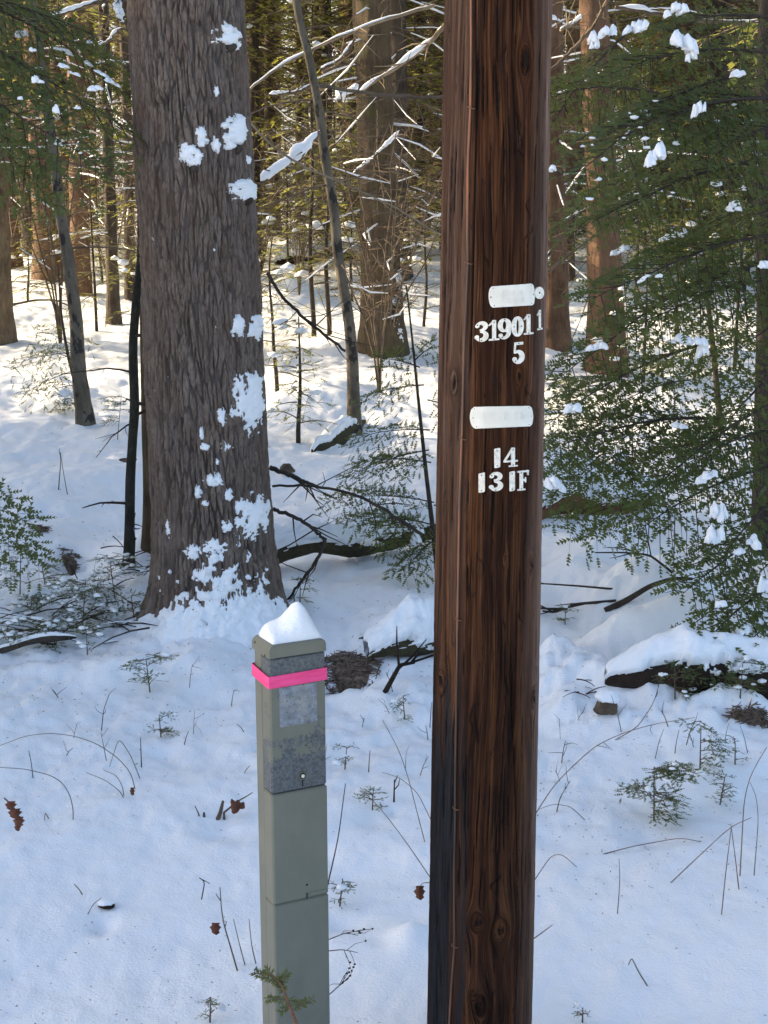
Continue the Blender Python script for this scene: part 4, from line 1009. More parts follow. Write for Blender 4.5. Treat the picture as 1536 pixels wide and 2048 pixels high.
# limbs with snow seen between pine and pole, and at right
LB = [(TO, [(890, 50), (850, 95), (800, 130), (760, 155), (716, 188)], 13.5, .030, .016, .034), (TO, [(640, 262), (610, 300), (580, 325), (545, 345), (522, 365)], 10.5, .02, .012, .052),
      (TO, [(716, 180), (690, 190), (668, 205)], 13.4, .02, .01, .075), (TO, [(900, 190), (840, 197), (760, 190), (690, 180), (640, 172)], 9.0, .012, .014, 0), (TO, [(480, 195), (560, 130), (650, 85), (750, 45), (870, 10)], 12.0, .012, .018, 0.012),
      (TO, [(705, 350), (740, 320), (775, 290), (800, 262)], 13.0, .016, .012, 0.02), (TO, [(640, 140), (680, 120), (710, 78)], 14.0, .02, .016, .016), (TO, [(645, 145), (690, 128), (712, 118)], 14.5, .03, .02, .01),
      (TO, [(495, 240), (540, 290), (600, 330), (650, 350), (720, 380), (800, 420), (880, 470)], 9.5, .010, .006, 0), (TO, [(538, 190), (590, 185), (625, 170)], 14, .016, .02, .018),
      (TR_, [(1230, 15), (1290, 22), (1335, 32), (1400, 40), (1470, 46), (1560, 48)], 12.5, .020, .026, .03), (TR_, [(1095, 145), (1150, 95), (1190, 50), (1215, 0)], 12, .014, .02, 0), (TR_, [(1095, 195), (1150, 175), (1210, 140)], 12.6, .012, .01, .01),
      (TR_, [(1090, 520), (1130, 465), (1150, 420), (1155, 395)], 9.0, .012, .007, 0), (TR_, [(1095, 545), (1150, 500), (1195, 470), (1210, 440)], 9.2, .012, .006, 0), (TR_, [(1092, 35), (1120, 45), (1140, 60)], 12.8, .018, .02, .022), (TR_, [(1120, 60), (1150, 45), (1165, 32)], 12.7, .018, .012, .02),
      (TE, [(70, 45), (130, 25), (190, 5), (240, -20)], 13, .020, .016, .028), (TE, [(175, 98), (215, 85), (235, 60), (252, 58)], 13.5, .016, .014, .02), (TE, [(190, 128), (225, 122), (252, 130)], 13.6, .012, .012, .014), (TE, [(20, 225), (60, 215), (95, 232)], 14, .012, .014, 0),
      (TJ, [(246, 50), (238, 30), (232, 0)], 8.0, .012, .01, .03)]
for i, (tr, px, Y, r0, r1, sn) in enumerate(LB):
    limb(tr[0], tr[1], px, Y, r0 * .75, r1 * .75, TWIG_SUN if i % 4 == 0 else TWIG, i, sn * .8, sub=9)
DB = [(PINE_ROOT, PINE_BASE, [(535, 545), (560, 590), (600, 630), (650, 670), (690, 703)], 7.6, .009, .007), (PINE_ROOT, PINE_BASE, [(545, 1018), (575, 1028), (610, 1045), (640, 1068), (650, 1082)], 7.0, .010, .008), (PINE_ROOT, PINE_BASE, [(652, 1076), (640, 1110), (615, 1145), (590, 1180), (572, 1205)], 7.0, .010, .006),
      (PINE_ROOT, PINE_BASE, [(540, 935), (580, 950), (620, 968), (635, 974)], 7.2, .013, .008), (PINE_ROOT, PINE_BASE, [(545, 972), (620, 970), (700, 985), (760, 1012), (800, 1040), (845, 1070)], 7.1, .006, .009)]
for i, (rt, og, px, Y, r0, r1) in enumerate(DB): limb(rt, og, px, Y, r0, r1, TWIG_D, 40 + i, 0, sub=7)
SNAG = T_('broken_stub', (252, 830), (244, 735), 24, 13, BK_TAN, 'short snapped tan stub beside the thin black stem', 'stump', None, 0, seed=31, top_z=float(at(244, 722, ground_at(252, 830)[1])[2]), Y=ground_at(256, 1100)[1] + .5)

# ------------------------------------------------------------------ right hemlock with its long boughs
def hemlock(name, trunkpx, Yt, wpx, label, boughs, clumps, dust, seed, cat='tree', sideS=1.0, step=.030, top_z=9.0, tl=.085, tw=.029, gmat=GREEN, lowest=None):
    rg = np.random.default_rng(seed)
    b, t = trunkpx
    P0 = at(b[0], b[1], Yt); P1 = at(t[0], t[1], Yt); r0 = wpx / 2 * mpp(b[1], Yt)
    root = thing(name, P0, label, cat)
    zs = np.linspace(P0[2] - .15, max(P1[2], top_z), 50); k = (zs - P0[2]) / (P1[2] - P0[2])
    C = P0 + k[:, None] * (P1 - P0); C[:, :2] += .02 * np.stack([vn(zs * 1.5, 0 * zs, 0, seed), vn(zs * 1.5, 0 * zs, 3, seed)], -1)
    g = Geo(); g.tube(C, np.interp(zs, [P0[2], zs[-1]], [r0, r0 * .25]), 16 if wpx > 20 else 8); build('trunk', g, BK_DARK if wpx > 20 else TWIG_D, root, True, P0)
    for i, (a, c, Ya, Yb, side) in enumerate(boughs):
        g = Geo(); P = bough(g, rg, at(*a, Ya), at(*c, Yb), side * sideS, step, tl, tw, tl * .40, .5, wr=.009 if side > .3 else .004, sag=.05, tilt=(rg.normal(0, .2), -.75 + rg.normal(0, .3), 0))
        if dust.get(i):
            for q in P[rg.random(len(P)) < dust[i]]:
                blob(g, q + [0, 0, .012], rg.uniform(.004, .015), int(rg.integers(1e6)), (1.3, 1.1, .8), 1, .6, 2)
        build('bough', g, [gmat, TWIG_D, SNOWC], root, True, P0)
    for j, cl in enumerate(clumps):
        snow_px(root, P0, *cl[:5], seed * 31 + j * 13, cl[5] if len(cl) > 5 else 0)
    return root, P0
Ytr = ground_at(1522, 1105)[1]
HB = [((1520, 195), (1140, 345), 6.8, 6.0, .50), ((1560, 110), (1200, 150), 7.2, 6.6, .42), ((1560, 320), (1200, 440), 6.9, 6.1, .46), ((1570, 40), (1330, 60), 7, 6.6, .36),
      ((1570, 470), (1180, 610), 6.6, 5.9, .45), ((1560, 560), (1250, 665), 6.7, 6.2, .40), ((1420, 560), (1120, 770), 7.0, 6.4, .34), ((1570, 640), (1390, 780), 6.6, 6.2, .30),
      ((1400, 690), (1092, 860), 7.2, 6.6, .32), ((1450, 840), (1092, 905), 6.9, 6.3, .34), ((1340, 830), (1085, 1010), 6.8, 6.2, .30), ((1560, 800), (1290, 1000), 6.6, 6.0, .40),
      ((1560, 930), (1270, 1060), 6.5, 6.0, .36), ((1570, 1050), (1370, 1190), 6.3, 5.8, .36), ((1580, 1150), (1400, 1300), 6.1, 5.7, .32), ((1300, 330), (1098, 480), 8.6, 8.0, .30),
      ((1330, 190), (1095, 200), 8.8, 8.2, .45), ((1570, 400), (1320, 510), 7.0, 6.6, .28), ((1250, 70), (1098, 260), 9.0, 8.6, .40), ((1570, 720), (1420, 900), 7.0, 6.6, .34),
      ((1300, 1000), (1130, 1060), 6.7, 6.3, .22), ((1260, 900), (1120, 990), 7.0, 6.6, .2), ((1250, 1010), (1215, 1075), 6.7, 6.5, .16), ((1590, 240), (1400, 330), 6.6, 6.2, .40), ((1420, 250), (1260, 440), 7.6, 7.2, .40), ((1480, 500), (1290, 560), 7.6, 7.2, .22),
      ((1560, 270), (1180, 400), 7.3, 6.6, .30), ((1560, 420), (1230, 560), 7.2, 6.5, .26), ((1500, 150), (1250, 250), 7.0, 6.4, .4), ((1560, 200), (1330, 240), 6.7, 6.3, .4), ((1560, 520), (1370, 600), 6.5, 6.1, .36), ((1380, 760), (1180, 840), 7.0, 6.5, .3), ((1440, 880), (1230, 960), 6.9, 6.4, .3), ((1570, 860), (1380, 930), 6.5, 6.1, .34), ((1570, 1100), (1450, 1230), 6.1, 5.8, .3), ((1250, 760), (1090, 770), 7.4, 7.0, .26), ((1200, 850), (1086, 930), 6.9, 6.6, .2), ((1570, 1230), (1430, 1350), 5.9, 5.7, .24), ((1560, 990), (1440, 1120), 6.2, 5.9, .32)]
HC = [(1210, 62, 60, 34, 6.3, .35), (1190, 82, 22, 36, 6.3), (1268, 52, 52, 34, 6.3, .3), (1368, 82, 58, 46, 6.2, -.35), (1384, 105, 26, 44, 6.2), (1352, 18, 44, 34, 6.3, .4), (1475, 145, 36, 18, 6.3), (1313, 308, 46, 42, 5.9, .25), (1468, 412, 36, 30, 6.2), (1385, 680, 68, 26, 6.0, -.15), (1405, 690, 20, 40, 6.0),
      (1146, 815, 28, 28, 6.0), (1436, 1020, 38, 46, 5.8), (1428, 1070, 38, 46, 5.8), (1507, 1082, 30, 28, 5.8), (1532, 530, 34, 24, 6.0), (1288, 556, 30, 10, 5.9, .5), (1318, 552, 10, 10, 5.9), (1192, 690, 40, 22, 6.2, .1), (1112, 965, 44, 34, 6.0, -.3), (1414, 950, 40, 22, 6.0, .3), (1272, 1048, 26, 14, 6.2), (1305, 1036, 22, 22, 6.1, .4), (1440, 1205, 20, 18, 5.7), (1530, 1170, 24, 42, 5.7),
      (1240, 500, 40, 20, 6.6, .3), (1345, 470, 50, 20, 6.6, .3), (1398, 215, 26, 40, 6.2, .5), (1430, 365, 22, 12, 6.2), (1100, 338, 18, 16, 6.0), (1375, 1030, 18, 10, 6), (1480, 1100, 26, 18, 5.8, .2), (1432, 1290, 80, 46, 5.75, 0), (1400, 1330, 60, 36, 5.7, .2), (1485, 1260, 46, 40, 5.8), (1358, 850, 26, 14, 6.3)]
HD = {0: .09, 17: .015, 9: .004, 14: .006}
hemlock('hemlock_tree', ((1524, 1105), (1536, -60)), Ytr, 48, 'dark green hemlock at right hung with snow clumps, its boughs reaching toward the pole', HB, HC, HD, 71)
# sapling with thin dark stem inside the right hemlock
YV = ground_at(1440, 858)[1]
hemlock('hemlock_sapling', ((1441, 858), (1412, 560)), YV, 14, 'thin dark sapling stem rising among the right hemlock boughs', [((1428, 700), (1300, 745), YV, YV - .4, .2), ((1420, 640), (1500, 700), YV, YV - .2, .25), ((1422, 660), (1330, 640), YV, YV - .5, .25)], [(1430, 872, 40, 14, YV)], {}, 73, 'sapling', top_z=2.2)
# sapling against the pole
YC = ground_at(868, 1140)[1] - .1
hemlock('hemlock_sapling', ((869, 1140), (822, 700)), YC, 11, 'young hemlock with thin spreading branches against left side of pole', [((858, 900), (690, 960), YC, YC - .1, .16), ((848, 770), (715, 800), YC, YC + .1, .16), ((868, 1005), (655, 1000), YC, YC - .15, .20), ((860, 860), (705, 880), YC, YC + .1, .18), ((868, 1050), (690, 1040), YC, YC - .2, .17), ((840, 735), (755, 715), YC, YC, .13), ((868, 1085), (760, 1095), YC, YC - .2, .16),
        ((862, 925), (700, 930), YC, YC + .2, .16), ((855, 800), (930, 830), YC, YC - .1, .2), ((868, 1010), (950, 1040), YC, YC - .1, .2), ((830, 720), (870, 690), YC, YC, .1), ((868, 1080), (800, 1150), YC - .1, YC - .3, .15), ((866, 1060), (750, 1060), YC, YC - .1, .22)], [(832, 1080, 22, 34, YC - .1), (840, 1060, 14, 18, YC - .1), (745, 1085, 40, 9, YC), (800, 1115, 16, 14, YC)], {4: .02, 12: .03}, 74, 'sapling', step=.018, top_z=1.5, tl=.058, tw=.019)
# sapling at far left
YL = ground_at(158, 820)[1]
hemlock('hemlock_sapling', ((156, 820), (128, 640)), YL, 9, 'small hemlock sapling in front of the leaning grey sapling at left', [((150, 705), (20, 735), YL, YL - .2, .3), ((152, 740), (40, 795), YL, YL - .2, .26), ((145, 690), (70, 660), YL, YL, .25), ((150, 720), (60, 700), YL, YL + .2, .25), ((140, 670), (190, 690), YL, YL, .18), ((153, 770), (85, 790), YL, YL - .2, .2)], [(135, 785, 50, 20, YL - .1)], {1: .02}, 75, 'sapling', step=.04, top_z=1.2, tl=.075, tw=.018)
# left hemlock out of frame whose bough droops in at upper left
hemlock('hemlock_tree', ((-330, 1300), (-330, -60)), 6.6, 60, 'dark hemlock at left edge whose drooping snowy bough crosses the top left corner', [((-330, -40), (262, 268), 6.6, 6.7, .55), ((-330, 60), (215, 350), 6.6, 6.3, .5), ((-330, -60), (180, 60), 6.6, 7.0, .5), ((-330, 120), (90, 330), 6.6, 6.4, .4), ((-200, -60), (252, 180), 7.2, 7.4, .45), ((-330, 20), (120, 420), 6.6, 7.6, .35), ((-300, -80), (230, 120), 7.8, 8.0, .4), ((-330, 900), (60, 1050), 6.6, 6.5, .25), ((-330, 950), (95, 1120), 6.6, 6.3, .22)],
        [(192, 175, 26, 17, 6.5), (128, 132, 24, 14, 6.6, -.3), (148, 146, 20, 10, 6.6, -.3), (66, 98, 14, 12, 6.5), (82, 162, 10, 10, 6.4), (228, 165, 34, 12, 6.7, -.5), (205, 148, 28, 10, 6.7, -.5), (130, 100, 40, 10, 7.0, -.35), (40, 195, 12, 12, 6.4), (112, 218, 10, 22, 6.4), (155, 215, 14, 8, 6.4), (118, 282, 12, 20, 6.5), (45, 65, 24, 22, 7.4), (240, 20, 16, 26, 7.8), (70, 155, 8, 18, 6.4), (175, 125, 20, 10, 6.9, -.4)], {0: .01, 1: .008, 4: .012, 7: .03, 8: .03}, 76, top_z=9)

# sunlit understorey hemlocks deeper in
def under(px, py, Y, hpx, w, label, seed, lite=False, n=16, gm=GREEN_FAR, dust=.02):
    rg = np.random.default_rng(seed); P0 = at(px, py, Y); P0[2] = float(gz(P0[0], Y)); S = mpp(py, Y); hh = hpx * S
    root = thing('hemlock_sapling', P0, label, 'sapling'); g = Geo(); zs = np.linspace(-.1, hh, 12); g.tube(np.stack([.03 * vn(zs * 2, 0 * zs, 0, seed), 0 * zs, zs], -1), np.linspace(.02, .004, 12), 6); build('trunk', g, TWIG_D, root)
    g = Geo(); wm = w * S
    for k in range(n):
        t = .12 + .88 * (k + rg.random()) / n; a = k * 2.4 + rg.uniform(-.3, .3); l = wm * (1.05 - t) ** .6 * rg.uniform(.6, 1.1)
        P = bough(g, rg, (0, 0, hh * t), (math.cos(a) * l, math.sin(a) * l, hh * t - l * rg.uniform(-.1, .35)), l * .45, .08, .085, .024, .04, .3, wr=.006, sag=.08, lite=lite)
        if dust:
            for q in P[rg.random(len(P)) < dust]: blob(g, q + [0, 0, .015], rg.uniform(.015, .05), int(rg.integers(1e6)), (1.3, 1.3, .7), 1, .3, 2)
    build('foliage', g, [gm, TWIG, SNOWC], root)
    return root
UND = [(590, 520, 10.8, 260, 110, 'sunlit yellow green hemlock sapling close right of big pine'), (545, 560, 12.5, 330, 120, 'green hemlock sapling just behind right side of big pine'), (50, 470, 20, 130, 80, 'small bushy hemlock between the tan birch and stout brown trunk'), (850, 480, 17, 330, 150, 'pale green hemlock sapling behind left edge of pole'), (1290, 640, 13, 220, 150, 'green hemlock sapling right of the thick red brown trunk'),
       (1480, 640, 14, 420, 180, 'tall green hemlock sapling at right beyond the drooping boughs'), (700, 480, 20, 420, 170, 'green hemlock sapling behind the grey maple'), (620, 470, 26, 420, 190, 'hazy green hemlock farther back left of the mossy trunk'), (200, 470, 22, 420, 190, 'green hemlock behind the red brown trunks at left'), (1290, 500, 22, 460, 200, 'green hemlock deep in the wood right of pole'), (90, 470, 26, 440, 220, 'yellow green hemlock deep in the wood at upper left'), (880, 470, 27, 440, 200, 'yellow green hemlock deep in wood left of pole'), (1430, 480, 26, 440, 200, 'yellow green hemlock deep in the wood at upper right'), (1140, 720, 11, 110, 70, 'low green hemlock sapling at the foot of the rusty trunk')]
for i, u in enumerate(UND): under(*u[:5], u[5], 300 + i, n=18 if u[2] < 15 else 22, dust=.025 if u[2] < 14 else .012)

# ------------------------------------------------------------------ the wood behind and beside
def far_tree(seed, r, crown, bark, hz=13):
    rg = np.random.default_rng(seed)
    root = thing('conifer_tree', (0, 0, 0), 'one of many slim trunks standing far back in the wood', 'tree', 'trees far back in the wood')
    zs = np.linspace(-.4, hz, 26); g = Geo(); wob = np.stack([.10 * vn(zs * .35, 0 * zs, 0, seed), .1 * vn(zs * .35, 0 * zs, 5, seed), zs], -1)
    g.tube(wob, r * np.interp(zs, [-.4, .1, .5, hz], [1.5, 1.3, 1, .25]), 12); build('trunk', g, bark, root)
    build('twigs', twigs_geo(rg, .6, 6, 80, 1.6, .016), TWIG, root)
    crown_obj(crown, root); return root
protos = [far_tree(1, .15, 1, BK_RED), far_tree(2, .11, 0, BK_DARK), far_tree(3, .19, 2, BK_RED), far_tree(4, .09, 1, BK_TAN), far_tree(5, .13, 3, BK_DARK)]
used = [False] * 5
def put(i, x, y, rot, sc, label=None, group=None):
    o = protos[i] if not used[i] else copy_tree(protos[i]); used[i] = True
    o.location = (x, y, float(gz(x, y))); o.rotation_euler = (0, 0, rot); o.scale = (sc, sc, sc)
    if label: o['label'] = label
    if group: o['group'] = group
    return o
rg = np.random.default_rng(77)
cnt = 0; pos = []
while cnt < 120:
    y = 22 + 50 * rg.random() ** 1.2; x = rg.uniform(-.30, .30) * y
    if any((x - a) ** 2 + (y - b) ** 2 < 1.0 for a, b in pos): continue
    pos.append((x, y)); put(int(rg.choice([0, 1, 2, 3, 4], p=[.26, .22, .14, .22, .16])), x, y, rg.uniform(0, 6.28), rg.uniform(.8, 1.25)); cnt += 1
SIDE = []
for i_ in range(5):
    for j_ in range(6 if i_ != 2 else 5):
        x_ = -8.6 - 2.0 * i_ + rg.uniform(-.4, .4); SIDE.append((x_, 2.2 + 1.45 * j_ + (i_ % 2) * .7 + .364 * -x_ + rg.uniform(-.3, .3)))
SIDE += [(-14, 20), (-22, 22), (-13, 26), (-19, 31)]
SIDE_R = [(4.2, 9.5), (5.5, 13), (7.5, 10), (9, 16), (7, 20), (11, 22), (12, 14), (4.6, 6.2)]
for k, (x, y) in enumerate(SIDE): put(4 if k < 29 else int(rg.choice([0, 1, 3])), x, y, rg.uniform(0, 6.28), rg.uniform(1.05, 1.3) if k < 29 else 1.0, 'tall conifer of the dense stand beyond the left edge of the photo', 'conifers beyond the left edge')
for k, (x, y) in enumerate(SIDE_R): put(int(rg.choice([0, 1, 3])), x, y, rg.uniform(0, 6.28), rg.uniform(.9, 1.1), 'conifer of the stand beyond the right edge of the photo', 'conifers beyond the right edge')

# small hemlocks and bare bushes filling the wood between the trunks
KIDS = [under(768, 480, 20, 300, 120, 'one of the small yellow green hemlocks scattered deep in the wood', 340 + k, n=18, dust=.012) for k in range(3)]
for o in KIDS: o['group'] = 'small hemlocks deep in the wood'
for k in range(64):
    o = KIDS[k] if k < 3 else copy_tree(KIDS[k % 3]); y = rg.uniform(13.5, 38); x = rg.uniform(-.27, .27) * y
    o.location = (x, y, float(gz(x, y))); o.rotation_euler = (0, 0, rg.uniform(0, 6.28)); q = rg.uniform(.8, 1.9); o.scale = (q * rg.uniform(.8, 1.1), q, q)
def bare_bush(seed):
    r_ = np.random.default_rng(seed); root = thing('bare_bush', (0, 0, 0), 'one of the bare twiggy bushes between the trunks of the wood', 'bush', 'bare bushes in the wood'); g = Geo(); sn = Geo()
    for k in range(7):
        a = r_.uniform(0, 6.28); h = r_.uniform(1.4, 3.2); t = np.linspace(0, 1, 8); d = np.array([math.cos(a), math.sin(a), 0]); P = np.array([0, 0, 1.0]) * (h * t)[:, None] + d * (h * .5 * t ** 1.6 * r_.uniform(.3, 1.2))[:, None] + r_.normal(0, .03, (8, 3)) * t[:, None]; P[0, 2] -= .1
        g.tube(P, np.linspace(.011, .003, 8), 5, 0, False)
        for j in range(14):
            tt = r_.uniform(.25, 1); p = np.array([np.interp(tt, t, P[:, c]) for c in range(3)]); l = h * r_.uniform(.1, .32); b2 = r_.uniform(0, 6.28); e = p + l * unit(np.array([math.cos(b2), math.sin(b2), r_.uniform(-.2, .7)])); m = .5 * (p + e) + r_.normal(0, .05 * l, 3)
            g.tube([p, m, e], [.005, .004, .0015], 3, 0, False)
            if r_.random() < .10: sn.tube(np.array([p, m, e]) + [0, 0, .006], [.004, .010, .003], 5)
            for q in range(3): e2 = m + (e - m) * r_.random() + l * .35 * unit(r_.normal(0, 1, 3)); g.tube([m, e2], [.003, .001], 3, 0, False)
    build('twigs', g, TWIG, root); tag(build('twig_snow', sn, SNOWC, root), kind='stuff'); return root
BUSH = [bare_bush(k) for k in range(3)]
for k in range(17):
    o = BUSH[k] if k < 3 else copy_tree(BUSH[k % 3]); y = rg.uniform(12.5, 28); x = rg.uniform(-.26, .26) * y
    o.location = (x, y, float(gz(x, y))); o.rotation_euler = (0, 0, rg.uniform(0, 6.28)); q = rg.uniform(.7, 1.15); o.scale = (q, q, q)

# ------------------------------------------------------------------ logs, rocks, brush
def log_px(name, px, r, m, label, seed, snow=.05, lift=.5, cat='log', cover=60, rag=25, taper=.25, dip=.0):
    A, B = ground_at(*px[0]), ground_at(*px[1])
    n = 110; t = np.linspace(0, 1, n); P = A + (B - A) * t[:, None]; Lg = np.linalg.norm(B - A)
    en = np.clip(np.minimum(t, 1 - t) / taper, 0, 1) ** .6
    rr = r * (.14 + .86 * en) * (1 + .30 * fbm(t * 5 * Lg + seed, 0 * t, 0, 3, seed))
    P[:, 2] = np.linspace(A[2], B[2], n) + r * lift - dip * (1 - en) + .05 * vn(t * 3 * Lg, 0 * t, 0, seed)
    m_ = 26; th = np.arange(m_) * 2 * PI / m_; d = unit(B - A); s = unit(np.cross(d, [0, 0, 1.0])); u = np.cross(s, d)
    if s[1] > 0: s = -s
    T, Tt = np.meshgrid(th, t); rad = rr[:, None] * (1 + .35 * fbm(np.cos(T) * 1.7, np.sin(T) * 1.7, Tt * 7 * Lg, 4, seed))
    Q = P[:, None, :] + (rad * np.cos(T))[..., None] * s + (rad * np.sin(T))[..., None] * u
    root = thing(name, A, label, cat)
    g = Geo(); g.grid(Q, closeu=True)
    for e in (0, -1): g.add(np.vstack([Q[e], Q[e].mean(0)[None]]), [[i, (i + 1) % m_, m_] for i in range(m_)])
    build('bark', g, m, root, True, A, None, True)
    if snow:
        ph = np.linspace(-R(115), R(150), 44)          # angle from the top, negative toward the viewer
        Ph, Tt = np.meshgrid(ph, t)
        lim_f = R(cover) + R(rag) * .8 * fbm(Tt * 3.5 * Lg, 0 * Tt, 0, 2, seed + 9)
        f = np.where(Ph < 0, 1 - (-Ph) / lim_f, 1 - Ph / R(150)) + (rag / 60) * (1.2 * fbm(Tt * 9 * Lg, Ph * 2.6, 0, 3, seed + 2) + .8 * fbm(Tt * 26 * Lg, Ph * 7, 0, 3, seed + 3)) * np.clip(-Ph, 0, 1)
        hgt = snow * np.clip(f, 0, 1) ** .42 * (1 + 1.0 * fbm(Tt * 4 * Lg, Ph * 1.2, 3, 3, seed + 4) + .35 * fbm(Tt * 18 * Lg, Ph * 5, 3, 3, seed + 6)) * (.55 + .45 * en[:, None])
        off = rr[:, None] * 1.02 + hgt - .35 * r * (f <= 0)
        Q = P[:, None, :] + (-off * np.sin(Ph))[..., None] * s + (off * np.cos(Ph))[..., None] * u
        Q[..., 2] += .35 * hgt
        keep = (np.maximum.reduce([f[:-1, :-1], f[1:, :-1], f[:-1, 1:], f[1:, 1:]]) > 0)
        g = Geo(); g.grid(Q, keep=keep); build('log_snow', g, SNOWC, root, True, A)
    return root
log_px('fallen_log', [(500, 1150), (930, 1066)], .055, LOGM_M, 'mossy fallen log topped with snow between pine foot and pole', 11, .07, 1.0, cover=55, rag=25, taper=.1)
log_px('fallen_log', [(735, 1330), (1000, 1290)], .055, LOGM_M, 'short snow covered log touching the left side of pole', 12, .07, .9, cover=80, rag=30, taper=.3, dip=.05)
log_px('fallen_log', [(1210, 1378), (1700, 1420)], .085, LOGM, 'thick black rotten log under heavy snow at right', 13, .055, .9, cover=48, rag=34, taper=.3, dip=.05)
log_px('fallen_log', [(1030, 1050), (1300, 1012)], .07, LOGM_R, 'reddish rotten log under snow behind right hemlock boughs', 14, .14, .9, cover=70, rag=25, dip=.04)
log_px('fallen_log', [(550, 530), (730, 520)], .13, LOGM, 'dark log under snow behind the leaning grey maple', 15, .16, .7, cover=62, rag=40, taper=.35, dip=.08)
log_px('fallen_log', [(625, 905), (730, 845)], .07, LOGM_M, 'dark mossy root lump at the foot of the leaning grey maple', 16, .03, .5, 'root', 35, 40, .4, .05)
log_px('fallen_log', [(-40, 1318), (155, 1305)], .016, TWIG_D, 'thin straight dead branch lying in snow at left edge', 17, .008, 1.6, 'branch', 40, 50)
def rock(px, py, wpx, hpx, label, seed, snow=False, m=ROCKM):
    p = ground_at(px, py); S = mpp(py, p[1]); root = thing('stone', p, label, 'stone')
    g = Geo(); v = blob(g, p + [0, 0, hpx * S * .35], 1, seed, (wpx * S * .55, wpx * S * .45, hpx * S * .62), 3, .28); build('rock', g, m, root, False, p)
    if snow:
        g = Geo(); drape(g, p + [0, 0, hpx * S * .95], wpx * S * .5, wpx * S * .4, hpx * S * .35, seed + 3); build('snow_lid', g, SNOWC, root, True, p)
rock(574, 950, 26, 22, 'small brown stone showing in snow right of big pine', 21)
rock(1212, 1432, 46, 40, 'brown stone with snow lid below the black rotten log', 22, True)
rock(214, 1815, 30, 12, 'tiny dark stub under a snow lid in lower left snow', 23, True, LOGM)
# leaning snow covered stump and the brush heap
def mass_of_sticks(name, px, py, wpx, hpx, n, label, seed, m, snow=.3, depth=1.0, r=.012, cat='brush pile'):
    rgx = np.random.default_rng(seed); p = ground_at(px, py); S = mpp(py, p[1]); W, Hh = wpx * S, hpx * S
    root = thing(name, p, label, cat); g = Geo(); sn = Geo()
    for k in range(n):
        c = p + np.array([rgx.uniform(-.5, .5) * W, rgx.uniform(0, depth), Hh * rgx.random() ** 1.4]); a = rgx.normal(0, .45) + (PI if rgx.random() < .5 else 0); l = W * rgx.uniform(.25, .6); d = np.array([math.cos(a), rgx.uniform(-.5, .5), math.sin(a) * .8]); t = np.linspace(-.5, .5, 5)
        q = c + d * (l * t)[:, None] + np.array([0, 0, -1]) * (l * .35 * t ** 2)[:, None]; rr = r * rgx.uniform(.4, 1.1); g.tube(q, np.linspace(rr, rr * .4, 5), 5, 0, False)
        if rgx.random() < snow: sn.tube(q + [0, 0, rr], rr * .9, 5, 0, False)
    build('sticks', g, m, root, True, p)
    if sn.n: tag(build('stick_snow', sn, SNOWC, root, True, p), kind='stuff')
mass_of_sticks('brush_pile', 862, 505, 110, 110, 120, 'heap of snowy dead branches between mossy trunk and pole', 5, TWIG, .4, 1.5)
mass_of_sticks('brush_pile', 95, 505, 90, 40, 60, 'low heap of brown brush in front of the stout brown trunk', 6, TWIG, .2, 1.2, .01)
mass_of_sticks('brush_pile', 1290, 500, 200, 70, 90, 'low snowy brush heap in front of the broad dark trunk', 7, TWIG_D, .5, 2.0, .014)
mass_of_sticks('brush_pile', 560, 470, 90, 60, 50, 'tangle of snowy twigs right of big pine', 8, TWIG_D, .5, 1.5, .012)
mass_of_sticks('brush_pile', 120, 1300, 330, 40, 90, 'low tangle of dead brush poking through the snow at left', 9, TWIG_D, .25, .9, .005)
mass_of_sticks('brush_pile', 250, 1190, 120, 60, 40, 'small tangle of twigs between the black stem and big pine foot', 10, TWIG_D, .25, .5, .004)
mass_of_sticks('brush_pile', 1180, 1415, 90, 36, 30, 'little tangle of dark twigs beside the snow lidded stone', 12, TWIG_D, .2, .3, .004)
# needle filled hollow under the log
def litter_bed(px, py, wpx, hpx, label, seed, n=420):
    rgx = np.random.default_rng(seed); g = Geo()
    p0 = ground_at(px, py); S = mpp(py, p0[1])
    for k in range(n):
        a = rgx.uniform(0, 2 * PI); q = math.sqrt(rgx.random()); c = np.array([p0[0] + math.cos(a) * q * wpx * S * .5, p0[1] + math.sin(a) * q * hpx * S * 1.1, 0]); c[2] = gz(c[0], c[1]) + rgx.uniform(0, .018)
        d = unit(rgx.normal(0, 1, 3) * [1, .7, .18]); l = rgx.uniform(.012, .045); g.tube([c - d * l, c, c + d * l], [.0022, .0032, .001], 3, 0, False)
    nn = 20; u, v = np.meshgrid(np.linspace(-1, 1, nn), np.linspace(-1, 1, nn)); rr = np.hypot(u, v); X = p0[0] + u * wpx * S * .5; Yv = p0[1] + v * hpx * S * 1.0
    g.grid(np.stack([X, Yv, gz(X, Yv) + .012 - .04 * rr ** 3 + .01 * fbm(u * 6, v * 6, 0, 3, seed)], -1))
    tag(build('needle_litter', g, LITTER), label, 'litter', None, 'stuff')
litter_bed(702, 1350, 120, 60, 'bare hollow of brown dead needles between pedestal and snowy log', 3)
litter_bed(1500, 1440, 90, 16, 'patch of brown dead litter in snow at right edge', 4, 160)

